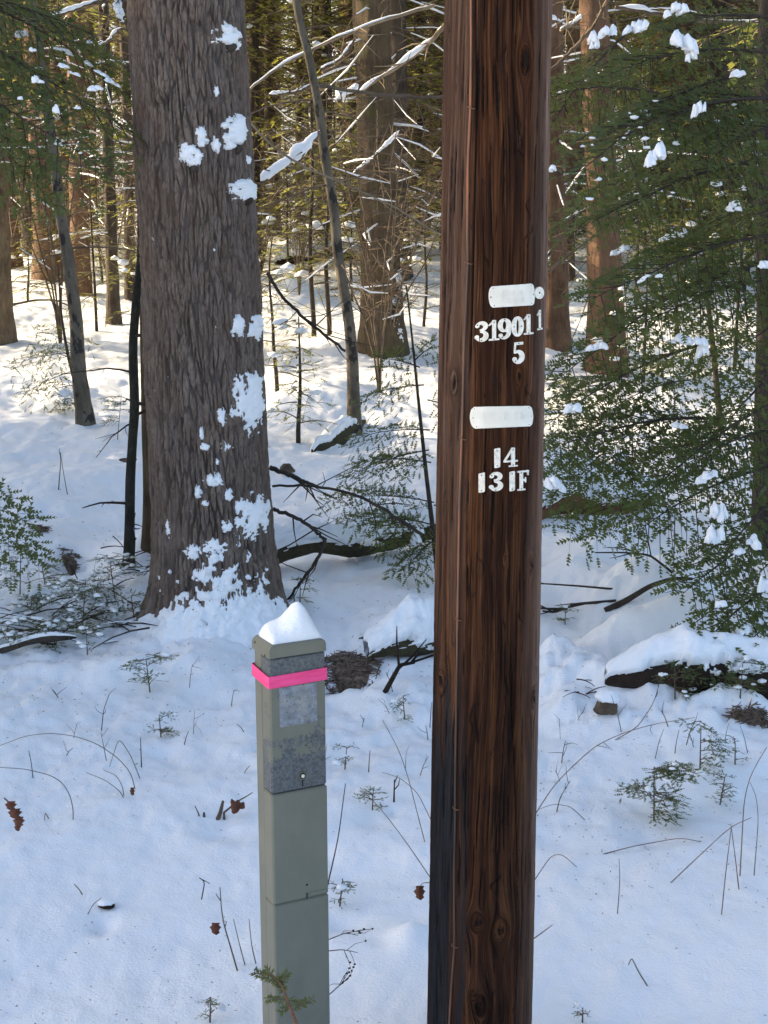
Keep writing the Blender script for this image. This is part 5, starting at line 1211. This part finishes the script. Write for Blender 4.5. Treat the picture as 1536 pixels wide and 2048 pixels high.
# ------------------------------------------------------------------ stems and twigs standing in the snow
litter_bed(80, 1058, 34, 14, 'dark twiggy hollow in the snow at far left, the upper one', 8, 50)
litter_bed(140, 1138, 40, 14, 'dark twiggy hollow in the snow at far left, the lower one', 9, 60)
def stem(pts, label, r=.0022, m=STEM, name='dry_stem', endg=False, leaf=None, Y=None, cat='stem', group=None, forks=0, seed=0, berries=0):
    p0 = ground_at(*pts[0]) if Y is None else at(*pts[0], Y); Y0 = p0[1]
    Y1 = ground_at(*pts[-1])[1] if endg else Y0 - .02
    px = np.array(pts, float); k = np.concatenate([[0], np.cumsum(np.hypot(*np.diff(px, axis=0).T))]); k /= k[-1]
    n = max(8, 4 * len(pts)); s = np.linspace(0, 1, n); X = np.interp(s, k, px[:, 0]); Yp = np.interp(s, k, px[:, 1])
    if len(pts) > 2:
        for _ in range(2): X[1:-1] = .25 * X[:-2] + .5 * X[1:-1] + .25 * X[2:]; Yp[1:-1] = .25 * Yp[:-2] + .5 * Yp[1:-1] + .25 * Yp[2:]
    P = at(X, Yp, np.linspace(Y0, Y1, n)).T
    if Y is None: P = np.vstack([P[0] - [0, 0, .03], P])
    if endg: P = np.vstack([P, P[-1] - [0, 0, .02]])
    rgx = np.random.default_rng(seed + 17); g = Geo(); rr = np.linspace(r, r * .55, len(P)); g.tube(P, rr, 5)
    for j in range(forks):
        i = rgx.integers(len(P) // 3, len(P) - 1); d = unit(P[i] - P[i - 1]); l = rgx.uniform(.02, .07); e = P[i] + l * unit(d + rgx.normal(0, .7, 3) * [1, .4, 1]); g.tube([P[i], (P[i] + e) / 2 + rgx.normal(0, .004, 3), e], [r * .6, r * .5, r * .25], 4, 0, False)
        if berries: blob(g, e, .0035, int(rgx.integers(1e5)), (1, 1, 1), 1, .2)
    if leaf is None:
        o = build(name, g, m); tag(o, label, cat, group); return o
    root = thing(name, P[0], label, cat, group); build('stalk', g, m, root, True, P[0])
    for (lx, ly, lw, lh) in leaf:
        c = at(lx, ly, P[-1][1] if abs(P[-1][1] - P[0][1]) < .3 else P[len(P) // 2][1]); S = mpp(ly, c[1]); u, v = np.meshgrid(np.linspace(-1, 1, 9), np.linspace(-1, 1, 11)); wv = np.sqrt(np.clip(1 - v ** 2, 0, 1)) * (1 + .25 * np.cos(v * 9))
        Q = c + np.stack([u * wv * lw * S * .5 + .12 * lw * S * v ** 2, (u ** 2 * wv * .5 + .25 * np.sin(v * 3)) * lw * S * .6, v * lh * S * .5], -1)
        gl = Geo(); gl.grid(Q); build('leaf', gl, LEAF, root, True, P[0])
    return root
B1 = 'brown dry stem'
stem([(270, 1578), (262, 1545), (235, 1515), (195, 1488), (150, 1472), (100, 1466), (50, 1472), (-10, 1495)], 'long thin stem arching over snow at left edge, the upper of two', .0018, TWIG)
stem([(146, 1640), (147, 1620), (140, 1590), (125, 1565), (100, 1550), (50, 1538), (-10, 1534)], 'thin stem arching from left edge, the lower of two', .0018, TWIG)
stem([(247, 1595), (240, 1582), (210, 1560), (172, 1545)], 'short bowed stem with its tip toward left, lower of a pair', .0016, TWIG)
stem([(248, 1592), (245, 1572), (232, 1550), (207, 1540)], 'short bowed stem just above another bowed stem at left', .0016, TWIG, leaf=[(264, 1583, 9, 18)])
stem([(280, 1557), (262, 1512), (238, 1475), (228, 1505), (219, 1534)], 'bent stem forming a tent shape left of pedestal', .0018, TWIG)
stem([(283, 1535), (281, 1475)], 'short upright dark stem right of the tent shaped stem', .0026, TWIG_D)
stem([(213, 1522), (202, 1465)], 'slim straight stem left of the tent shaped stem', .0018, TWIG, forks=2, seed=3)
stem([(203, 1462), (207, 1420), (218, 1390)], 'forked upright stem above the tent shaped stem', .0022, TWIG_D, forks=3, seed=4)
stem([(8, 1596), (18, 1604), (30, 1625), (35, 1655)], 'curled reddish brown dead fern frond at left edge', .0022, LEAF, leaf=[(20, 1612, 20, 20), (28, 1628, 24, 22), (36, 1644, 20, 22), (34, 1656, 12, 14)], name='dead_fern', Y=3.95, cat='fern')
stem([(98, 1638), (90, 1624), (88, 1650)], 'tiny bent stem near the dead fern', .002, STEM)
stem([(165, 1790), (158, 1778), (148, 1768)], 'tiny twig tip left of the snow lidded stub', .0022, TWIG)
stem([(175, 1830), (185, 1810), (203, 1795)], 'bowed twig leaning onto the snow lidded stub', .0016, TWIG)
stem([(403, 1800), (410, 1762), (395, 1754), (420, 1767)], 'small hooked twig left of pedestal middle', .0022, TWIG_D)
stem([(475, 1942), (460, 1890), (448, 1850), (443, 1820), (440, 1775)], 'upright forked stem with one brown leaf left of pedestal', .0026, TWIG, leaf=[(430, 1858, 19, 27)], forks=2, seed=5)
stem([(490, 1930), (478, 1885), (467, 1838)], 'straight stem, first to the right of the leafy stem', .0019, TWIG)
stem([(512, 1928), (503, 1890), (498, 1838)], 'straight stem close beside left edge of pedestal', .0019, TWIG)
stem([(655, 1772), (677, 1675), (691, 1567)], 'tall leaning twig against right side of pedestal', .0026, TWIG_D)
stem([(655, 1880), (690, 1866), (715, 1862), (742, 1858)], 'berry tipped twig right of pedestal, upper one', .0015, TWIG_D, Y=3.5, forks=5, seed=6, berries=1)
stem([(655, 1902), (685, 1899), (715, 1905)], 'berry tipped twig right of pedestal, middle one', .0015, TWIG_D, Y=3.45, forks=4, seed=7, berries=1)
stem([(655, 1992), (680, 1970), (698, 1955)], 'berry tipped twig right of pedestal, lowest one', .0015, TWIG_D, Y=3.4, forks=7, seed=8, berries=1)
stem([(850, 1685), (833, 1620), (818, 1560), (798, 1500), (765, 1440)], 'long tan stem leaning left beside pole, the upper one', .0018, STEM)
stem([(862, 1757), (813, 1685), (768, 1625), (720, 1575)], 'long tan stem leaning left beside pole, the lower one', .0018, STEM)
stem([(862, 1640), (835, 1585), (800, 1555), (765, 1545)], 'curving tan stem behind the leaning stems beside pole', .0016, STEM)
stem([(858, 1765), (845, 1766), (838, 1775)], 'dark red curled leaf dusted with snow beside pole', .0013, STEM, leaf=[(839, 1786, 19, 32)], Y=3.6, name='dead_leaf_stem', cat='leaf')
stem([(788, 1605), (789, 1560)], 'short black stub left of pole in front of tan stems', .004, TWIG_D, forks=2, seed=9)
stem([(1068, 1632), (1108, 1570), (1153, 1525), (1193, 1490), (1248, 1465), (1308, 1448), (1390, 1435)], 'long arching stem rising rightward from the pole edge', .002, STEM, forks=4, seed=10)
stem([(1230, 1480), (1275, 1455), (1308, 1405), (1322, 1355)], 'upright curving stem in front of the black rotten log', .002, TWIG, forks=3, seed=11)
stem([(1238, 1410), (1290, 1435), (1338, 1465), (1390, 1470)], 'thin stem crossing beside the snow lidded stone', .0018, TWIG, forks=3, seed=12)
stem([(1353, 1350), (1380, 1400), (1430, 1440), (1470, 1465), (1500, 1480)], 'long thin stem falling rightward past the black log', .0018, STEM, forks=5, seed=13)
stem([(1200, 1710), (1268, 1692), (1363, 1675), (1403, 1684)], 'straw coloured stem lying nearly flat on right snow', .002, STEM, endg=True)
stem([(1340, 1767), (1400, 1710), (1463, 1652), (1503, 1635)], 'long diagonal stem on the right meeting the forked stems', .002, STEM)
stem([(1443, 1830), (1452, 1740), (1463, 1652)], 'left leg of the forked stems at right', .002, STEM)
stem([(1478, 1780), (1470, 1710), (1462, 1650)], 'right leg of the forked stems at right', .002, STEM)
stem([(1480, 1752), (1488, 1600), (1500, 1550), (1533, 1495)], 'tall stem curving right near the right edge', .0022, STEM)
stem([(1508, 1752), (1517, 1640), (1513, 1590), (1500, 1565)], 'tall stem with bent tip closest to the right edge', .0018, STEM)
stem([(1235, 1828), (1240, 1760), (1238, 1717)], 'single upright stem right of pole in open snow', .0018, STEM)
stem([(1295, 1972), (1278, 1945), (1263, 1914), (1257, 1930)], 'hooked straw stem in lower right snow', .0024, STEM)
stem([(1066, 1765), (1103, 1710), (1123, 1707), (1155, 1735)], 'low arching stem beside right side of pole', .0018, STEM, endg=True)
stem([(1066, 1878), (1105, 1850)], 'short stem poking out low on right side of pole', .0018, STEM, Y=3.6)
stem([(1170, 1640), (1140, 1612), (1105, 1608), (1075, 1620)], 'small bowed stem right of pole above the low arching one', .0016, STEM)
stem([(1113, 1625), (1120, 1595), (1140, 1562)], 'short twig with side shoots right of pole', .002, TWIG_D, forks=3, seed=14)
stem([(117, 980), (122, 920), (120, 905)], 'slim upright stem in left snow field, taller of two', .004, TWIG, forks=1, seed=15)
stem([(135, 990), (126, 940), (121, 905)], 'slim leaning stem in left snow field, shorter of two', .003, TWIG)
st = stem([(266, 1130), (270, 1085), (266, 1040)], 'thin stem wrapped in purple ribbon beside the black stem', .006, TWIG_D, forks=4, seed=16)
g = Geo(); q = ground_at(266, 1130); zz = np.linspace(.16, .36, 8)
g.tube(np.stack([np.full(8, q[0] + .008), np.full(8, q[1] - .014), q[2] + zz], -1) + .004 * np.stack([vn(zz * 30, 0 * zz, 0, 2), vn(zz * 30, 0 * zz, 4, 2), 0 * zz], -1), [.004, .011, .008, .012, .007, .010, .006, .003], 6)
tag(build('ribbon', g, plain('purple_ribbon', (.12, .08, .28), .6, 0, (.25, .2, .45), 40)), 'small purple ribbon tied to a thin stem left of big pine', 'ribbon')
# dead boughs lying on the snow at right
def deadwood(pts, r, label, seed, m=TWIG_D, forks=0, lift=.05):
    P0 = ground_at(*pts[0]); Q = at(np.array([p[0] for p in pts], float), np.array([p[1] for p in pts], float), np.full(len(pts), P0[1])).T
    n = 20; s = np.linspace(0, 1, n); k = np.linspace(0, 1, len(Q)); P = np.stack([np.interp(s, k, Q[:, c]) for c in range(3)], -1); P[1:-1] = .25 * P[:-2] + .5 * P[1:-1] + .25 * P[2:]
    rgx = np.random.default_rng(seed); g = Geo(); g.tube(P, np.linspace(r, r * .45, n), 7)
    for j in range(forks):
        i = rgx.integers(3, n - 2); d = unit(P[i + 1] - P[i]); e = P[i] + rgx.uniform(.1, .35) * unit(d + rgx.normal(0, .45, 3) * [1, .4, .6]); g.tube([P[i], (P[i] + e) / 2 + rgx.normal(0, .01, 3), e], [r * .5, r * .4, r * .15], 5, 0, False)
    tag(build('dead_branch', g, m), label, 'branch')
deadwood([(1210, 1222), (1255, 1200), (1300, 1172), (1345, 1157), (1385, 1158)], .017, 'stout black dead branch lying below the right hemlock', 1)
deadwood([(1232, 1202), (1190, 1205), (1150, 1208), (1110, 1225), (1085, 1222)], .009, 'forked dark branch on snow right of pole, upper one', 2, forks=4)
deadwood([(1225, 1178), (1160, 1172), (1100, 1168), (1060, 1166)], .006, 'straight thin dark branch right of pole above forked one', 3, forks=4)
deadwood([(1135, 1220), (1105, 1218), (1065, 1214)], .007, 'short dark branch right of pole below forked one', 4, forks=1)
deadwood([(1100, 850), (1190, 1010), (1280, 1110), (1330, 1140)], .006, 'long thin bare branch slanting behind hemlock right of pole', 5, TWIG, 5)
deadwood([(1345, 1145), (1300, 1110), (1250, 1105), (1190, 1105)], .007, 'bare curved branch over the snow mound at right', 6, forks=4)
deadwood([(20, 610), (70, 600), (110, 600), (140, 612)], .016, 'bowed dark branch on the snow behind the leaning grey sapling', 7, forks=3)
deadwood([(718, 1278), (765, 1262), (800, 1230), (860, 1205)], .005, 'thin dark twig on snow above the short snowy log', 8, forks=3)
deadwood([(770, 1385), (800, 1330), (830, 1325)], .012, 'dark twisted root beside the needle hollow', 9, LOGM, 4)
deadwood([(1380, 1045), (1250, 940), (1200, 880)], .005, 'thin branch crossing under the right hemlock boughs', 10, TWIG, 4)

def sprig(px, py, wpx, hpx, n, label, seed, brown=False, name='hemlock_seedling', Y=None, dens=1.0, dust=.03):
    rgx = np.random.default_rng(seed); p = ground_at(px, py) if Y is None else at(px, py, Y); S = mpp(py, p[1]); W, Hh = wpx * S, hpx * S
    root = thing(name, p, label, 'seedling'); g = Geo(); lean = rgx.uniform(-.2, .3); zs = np.linspace(-.03, Hh * .85, 8); g.tube(np.stack([lean * zs * .5, 0 * zs, zs], -1), np.linspace(.0035, .0015, 8), 5); build('stalk', g, TWIG, root)
    g = Geo()
    for k in range(n):
        z = Hh * rgx.uniform(.15, .95); a = rgx.uniform(0, 2 * PI); l = W * .5 * rgx.uniform(.5, 1.1); ts = min(.04, .22 * W)
        P = bough(g, rgx, (lean * z * .5, 0, z), (math.cos(a) * l, math.sin(a) * l * .7, z + l * rgx.uniform(-.2, .25)), l * .35, max(.014, l * .12), ts * .85, ts * .32, ts * .26, .15, wr=.002, sag=.08)
        for q in P[rgx.random(len(P)) < dust]: blob(g, q + [0, 0, .006], rgx.uniform(.005, .016), int(rgx.integers(1e6)), (1.3, 1.3, .7), 1, .3, 2)
    build('foliage', g, [GREEN, TWIG, SNOWC], root); return root
SP = [(1308, 1640, 165, 120, 18, 'green hemlock seedling standing in the snow right of pole'), (1440, 1610, 70, 70, 8, 'small green seedling at right below the black log end'), (1400, 1540, 120, 110, 7, 'sparse seedling behind the green hemlock seedling at right'), (1470, 1530, 60, 60, 5, 'sparse seedling at the right edge near the litter patch'), (322, 1475, 60, 55, 8, 'dark seedling in snow left of pedestal top'), (300, 1385, 110, 85, 9, 'leggy seedling in front of big pine foot'),
      (680, 1812, 60, 70, 7, 'dark snowy seedling tight against right side of pedestal'), (420, 2046, 60, 60, 6, 'tiny seedling at bottom edge left of pedestal'), (745, 1620, 70, 40, 7, 'small seedling between pedestal and pole'), (690, 1540, 50, 55, 5, 'wispy seedling right of the pedestal lock'), (1165, 2046, 44, 40, 4, 'tiny seedling at bottom edge right of pole'), (40, 1190, 110, 110, 11, 'snow laden low shrub at left edge below the dark hollows'), (110, 1290, 160, 60, 12, 'low snowy shrub at left, nearest of the snowy shrubs'),
      (165, 1260, 180, 120, 16, 'snow laden low shrub left of big pine foot'), (230, 1200, 130, 90, 12, 'snow capped shrub tight by the black stem foot'), (60, 1240, 120, 60, 9, 'flattened snowy shrub between the other shrubs at left edge'), (175, 1310, 60, 60, 6, 'small bright shrub in front of the snowy shrubs'), (810, 1440, 60, 50, 6, 'small seedling tight left of pole'), (600, 1205, 70, 60, 6, 'tuft of dark twigs at right foot of big pine'), (1350, 1400, 130, 80, 8, 'seedling drooping over the black rotten log'), (235, 880, 90, 110, 9, 'snowy little hemlock beside the snapped tan stub'), (130, 830, 100, 40, 8, 'low dark seedling at foot of the leaning grey sapling'), (20, 1300, 110, 70, 9, 'snowy shrub at left edge beside the straight dead branch'), (270, 1250, 110, 70, 9, 'snowy shrub closest to left root of big pine'), (90, 1170, 90, 60, 8, 'drooping shrub under the dark hollows at left'), (1130, 1250, 60, 40, 5, 'small sprig right of pole above the snow bank'), (1480, 1400, 140, 90, 9, 'green seedling over the right end of the black rotten log')]
for i, s in enumerate(SP): sprig(*s[:5], s[5], 600 + i, dust=.09 if s[0] < 260 and s[1] > 1100 else .03)
# hemlock shoot in front of the pedestal
pS = [(596, 2060), (590, 2040), (575, 2000), (562, 1968), (545, 1950), (508, 1946)]
root = thing('hemlock_shoot', at(592, 2047, 2.98), 'brown stemmed hemlock shoot with sparse needles in front of pedestal base', 'seedling'); og = at(592, 2047, 2.98)
Q = at(np.array([p[0] for p in pS], float), np.array([p[1] for p in pS], float), np.full(6, 2.98)).T; Q = np.vstack([[Q[0][0] + .05, Q[0][1], float(gz(Q[0][0], 2.98)) - .02], Q])
g = Geo(); g.tube(Q, [.005, .0045, .004, .0035, .0028, .002, .0012], 6); build('stalk', g, plain('reddish_stalk', (.13, .055, .03), .7, 0, (.22, .11, .06), 50), root, True, og)
g = Geo(); rgx = np.random.default_rng(5)
def shoot(a, b, n):
    t = np.linspace(.05, 1, n)[:, None]; P = at(*a, 2.98) + (at(*b, 2.98) - at(*a, 2.98)) * t; d = unit(P[-1] - P[0]); s = unit(np.cross(d, [0, -1.0, .3]))
    for sg in (1, -1):
        D = d * .5 + sg * s * .8 + rgx.normal(0, .25, (n, 3)); blades(g, P, D, rgx.normal(0, .4, (n, 3)) + [0, -1, .5], rgx.uniform(.010, .017, n), np.full(n, .003), 0, True)
    g.tube([P[0], P[-1]], [.0014, .0007], 4, 1, False)
for a, b, n in (((575, 2000), (535, 1998), 26), ((575, 2000), (610, 2008), 18), ((565, 1970), (508, 1944), 40), ((570, 1985), (552, 1955), 30), ((562, 1968), (575, 1945), 16), ((580, 2010), (560, 2025), 14), ((545, 1950), (530, 1938), 12), ((585, 2020), (625, 1998), 16)): shoot(a, b, n)
build('foliage', g, [needle_mat('yellow_needles', (.05, .07, .02), (.10, .11, .035), (.16, .18, .04)), TWIG], root, True, og)
# cluster of stubs left of pedestal
root = thing('stub_cluster', ground_at(440, 1640), 'cluster of broken woody stubs and dead leaves left of pedestal', 'stubs'); og = ground_at(440, 1640)
for (a, b, r) in (((432, 1648), (446, 1602), .009), ((405, 1645), (408, 1625), .007), ((400, 1640), (390, 1612), .003), ((448, 1625), (475, 1600), .004), ((470, 1605), (505, 1585), .003)):
    P0, P1 = at(*a, og[1]), at(*b, og[1]); g = Geo(); g.tube([P0 - [0, 0, .03], P0, .5 * (P0 + P1) + [.003, 0, 0], P1], [r * 1.2, r, r * .8, r * .5], 6); build('stub', g, TWIG, root, True, og)
for (lx, ly, w) in ((470, 1618, 26), (482, 1612, 20), (465, 1605, 14)):
    g = Geo(); blob(g, at(lx, ly, og[1] - .01), 1, lx, (w * .0007, w * .0004, w * .0008), 2, .8); build('leaf', g, LEAF, root, True, og)
# random small dead twigs
rgx = np.random.default_rng(91)
for k in range(46):
    px, py = (rgx.uniform(560, 860), rgx.uniform(1380, 1560)) if k < 14 else ((rgx.uniform(20, 500), rgx.uniform(1330, 1560)) if k < 24 else ((rgx.uniform(1090, 1520), rgx.uniform(1440, 1600)) if k < 38 else (rgx.uniform(20, 500), rgx.uniform(1120, 1300))))
    h = rgx.uniform(14, 60); lean = rgx.uniform(-18, 18)
    stem([(px, py), (px + lean * .4, py - h * .55), (px + lean, py - h)], 'one of many thin dead twigs poking out of the snow', rgx.uniform(.0012, .0024), TWIG_D if k % 2 else TWIG, 'dead_twig', group='thin twigs poking out of the snow', cat='twig', forks=int(rgx.integers(0, 4)), seed=k)
# fallen needles and bark crumbs on the snow
g = Geo()
n = 10000
yy = 3.3 * (22 / 3.3) ** rgx.random(n); xx = rgx.uniform(-.30, .30, n) * yy; dens = fbm(xx * .9, yy * .9, 0, 3, 5)
kk = dens > rgx.uniform(-.35, .35, n) + .25 * (yy < 4.6); xx, yy = xx[kk], yy[kk]
P = np.stack([xx, yy, gz(xx, yy) + .003], -1); D = rgx.normal(0, 1, P.shape) * [1, 1, .15]; blades(g, P, D, np.repeat([[0, 0, 1.0]], len(P), 0) + rgx.normal(0, .4, P.shape), rgx.uniform(.003, .012, len(P)) * (.6 + .17 * yy), rgx.uniform(.0012, .003, len(P)) * (.6 + .17 * yy), 0, True)
tag(build('forest_crumbs', g, LITTER), 'scattered needles and bark crumbs on the snow', 'litter', None, 'stuff')

# ------------------------------------------------------------------ light, sky, camera
EL, AZ = R(23), R(20)
sdir = np.array([-math.cos(EL) * math.cos(AZ), math.cos(EL) * math.sin(AZ), math.sin(EL)])
from mathutils import Vector
sun = bpy.data.lights.new('sun', 'SUN'); sun.energy = 4.7; sun.angle = R(.5); sun.color = (1, .80, .52)
so = bpy.data.objects.new('sun', sun); col.objects.link(so); so.rotation_euler = Vector(sdir).to_track_quat('Z', 'Y').to_euler(); so.location = (-10, 5, 12)
w = bpy.data.worlds.new('World'); bpy.context.scene.world = w; w.use_nodes = True
nt = w.node_tree; sky = nt.nodes.new('ShaderNodeTexSky'); sky.sky_type = 'NISHITA'; sky.sun_disc = False; sky.sun_elevation = EL; sky.sun_rotation = math.atan2(sdir[0], sdir[1]); sky.dust_density = 2.6; sky.ozone_density = .7; sky.air_density = .9
bg = nt.nodes['Background']; nt.links.new(sky.outputs[0], bg.inputs[0]); bg.inputs[1].default_value = .15
cam = bpy.data.cameras.new('camera'); co = bpy.data.objects.new('camera', cam); col.objects.link(co)
co.location = (0, 0, H); co.rotation_euler = (R(90) - TH, 0, 0); cam.sensor_fit = 'VERTICAL'; cam.sensor_height = 36; cam.lens = 36 * FPX / 2048; cam.clip_end = 1000; cam.clip_start = .05
sc = bpy.context.scene; sc.camera = co; sc.render.engine = 'CYCLES'
sc.view_settings.view_transform = 'Standard'; sc.view_settings.look = 'None'; sc.view_settings.gamma = 1; sc.view_settings.exposure = 1.55
sc.cycles.max_bounces = 6; sc.cycles.diffuse_bounces = 4; sc.cycles.use_denoising = True
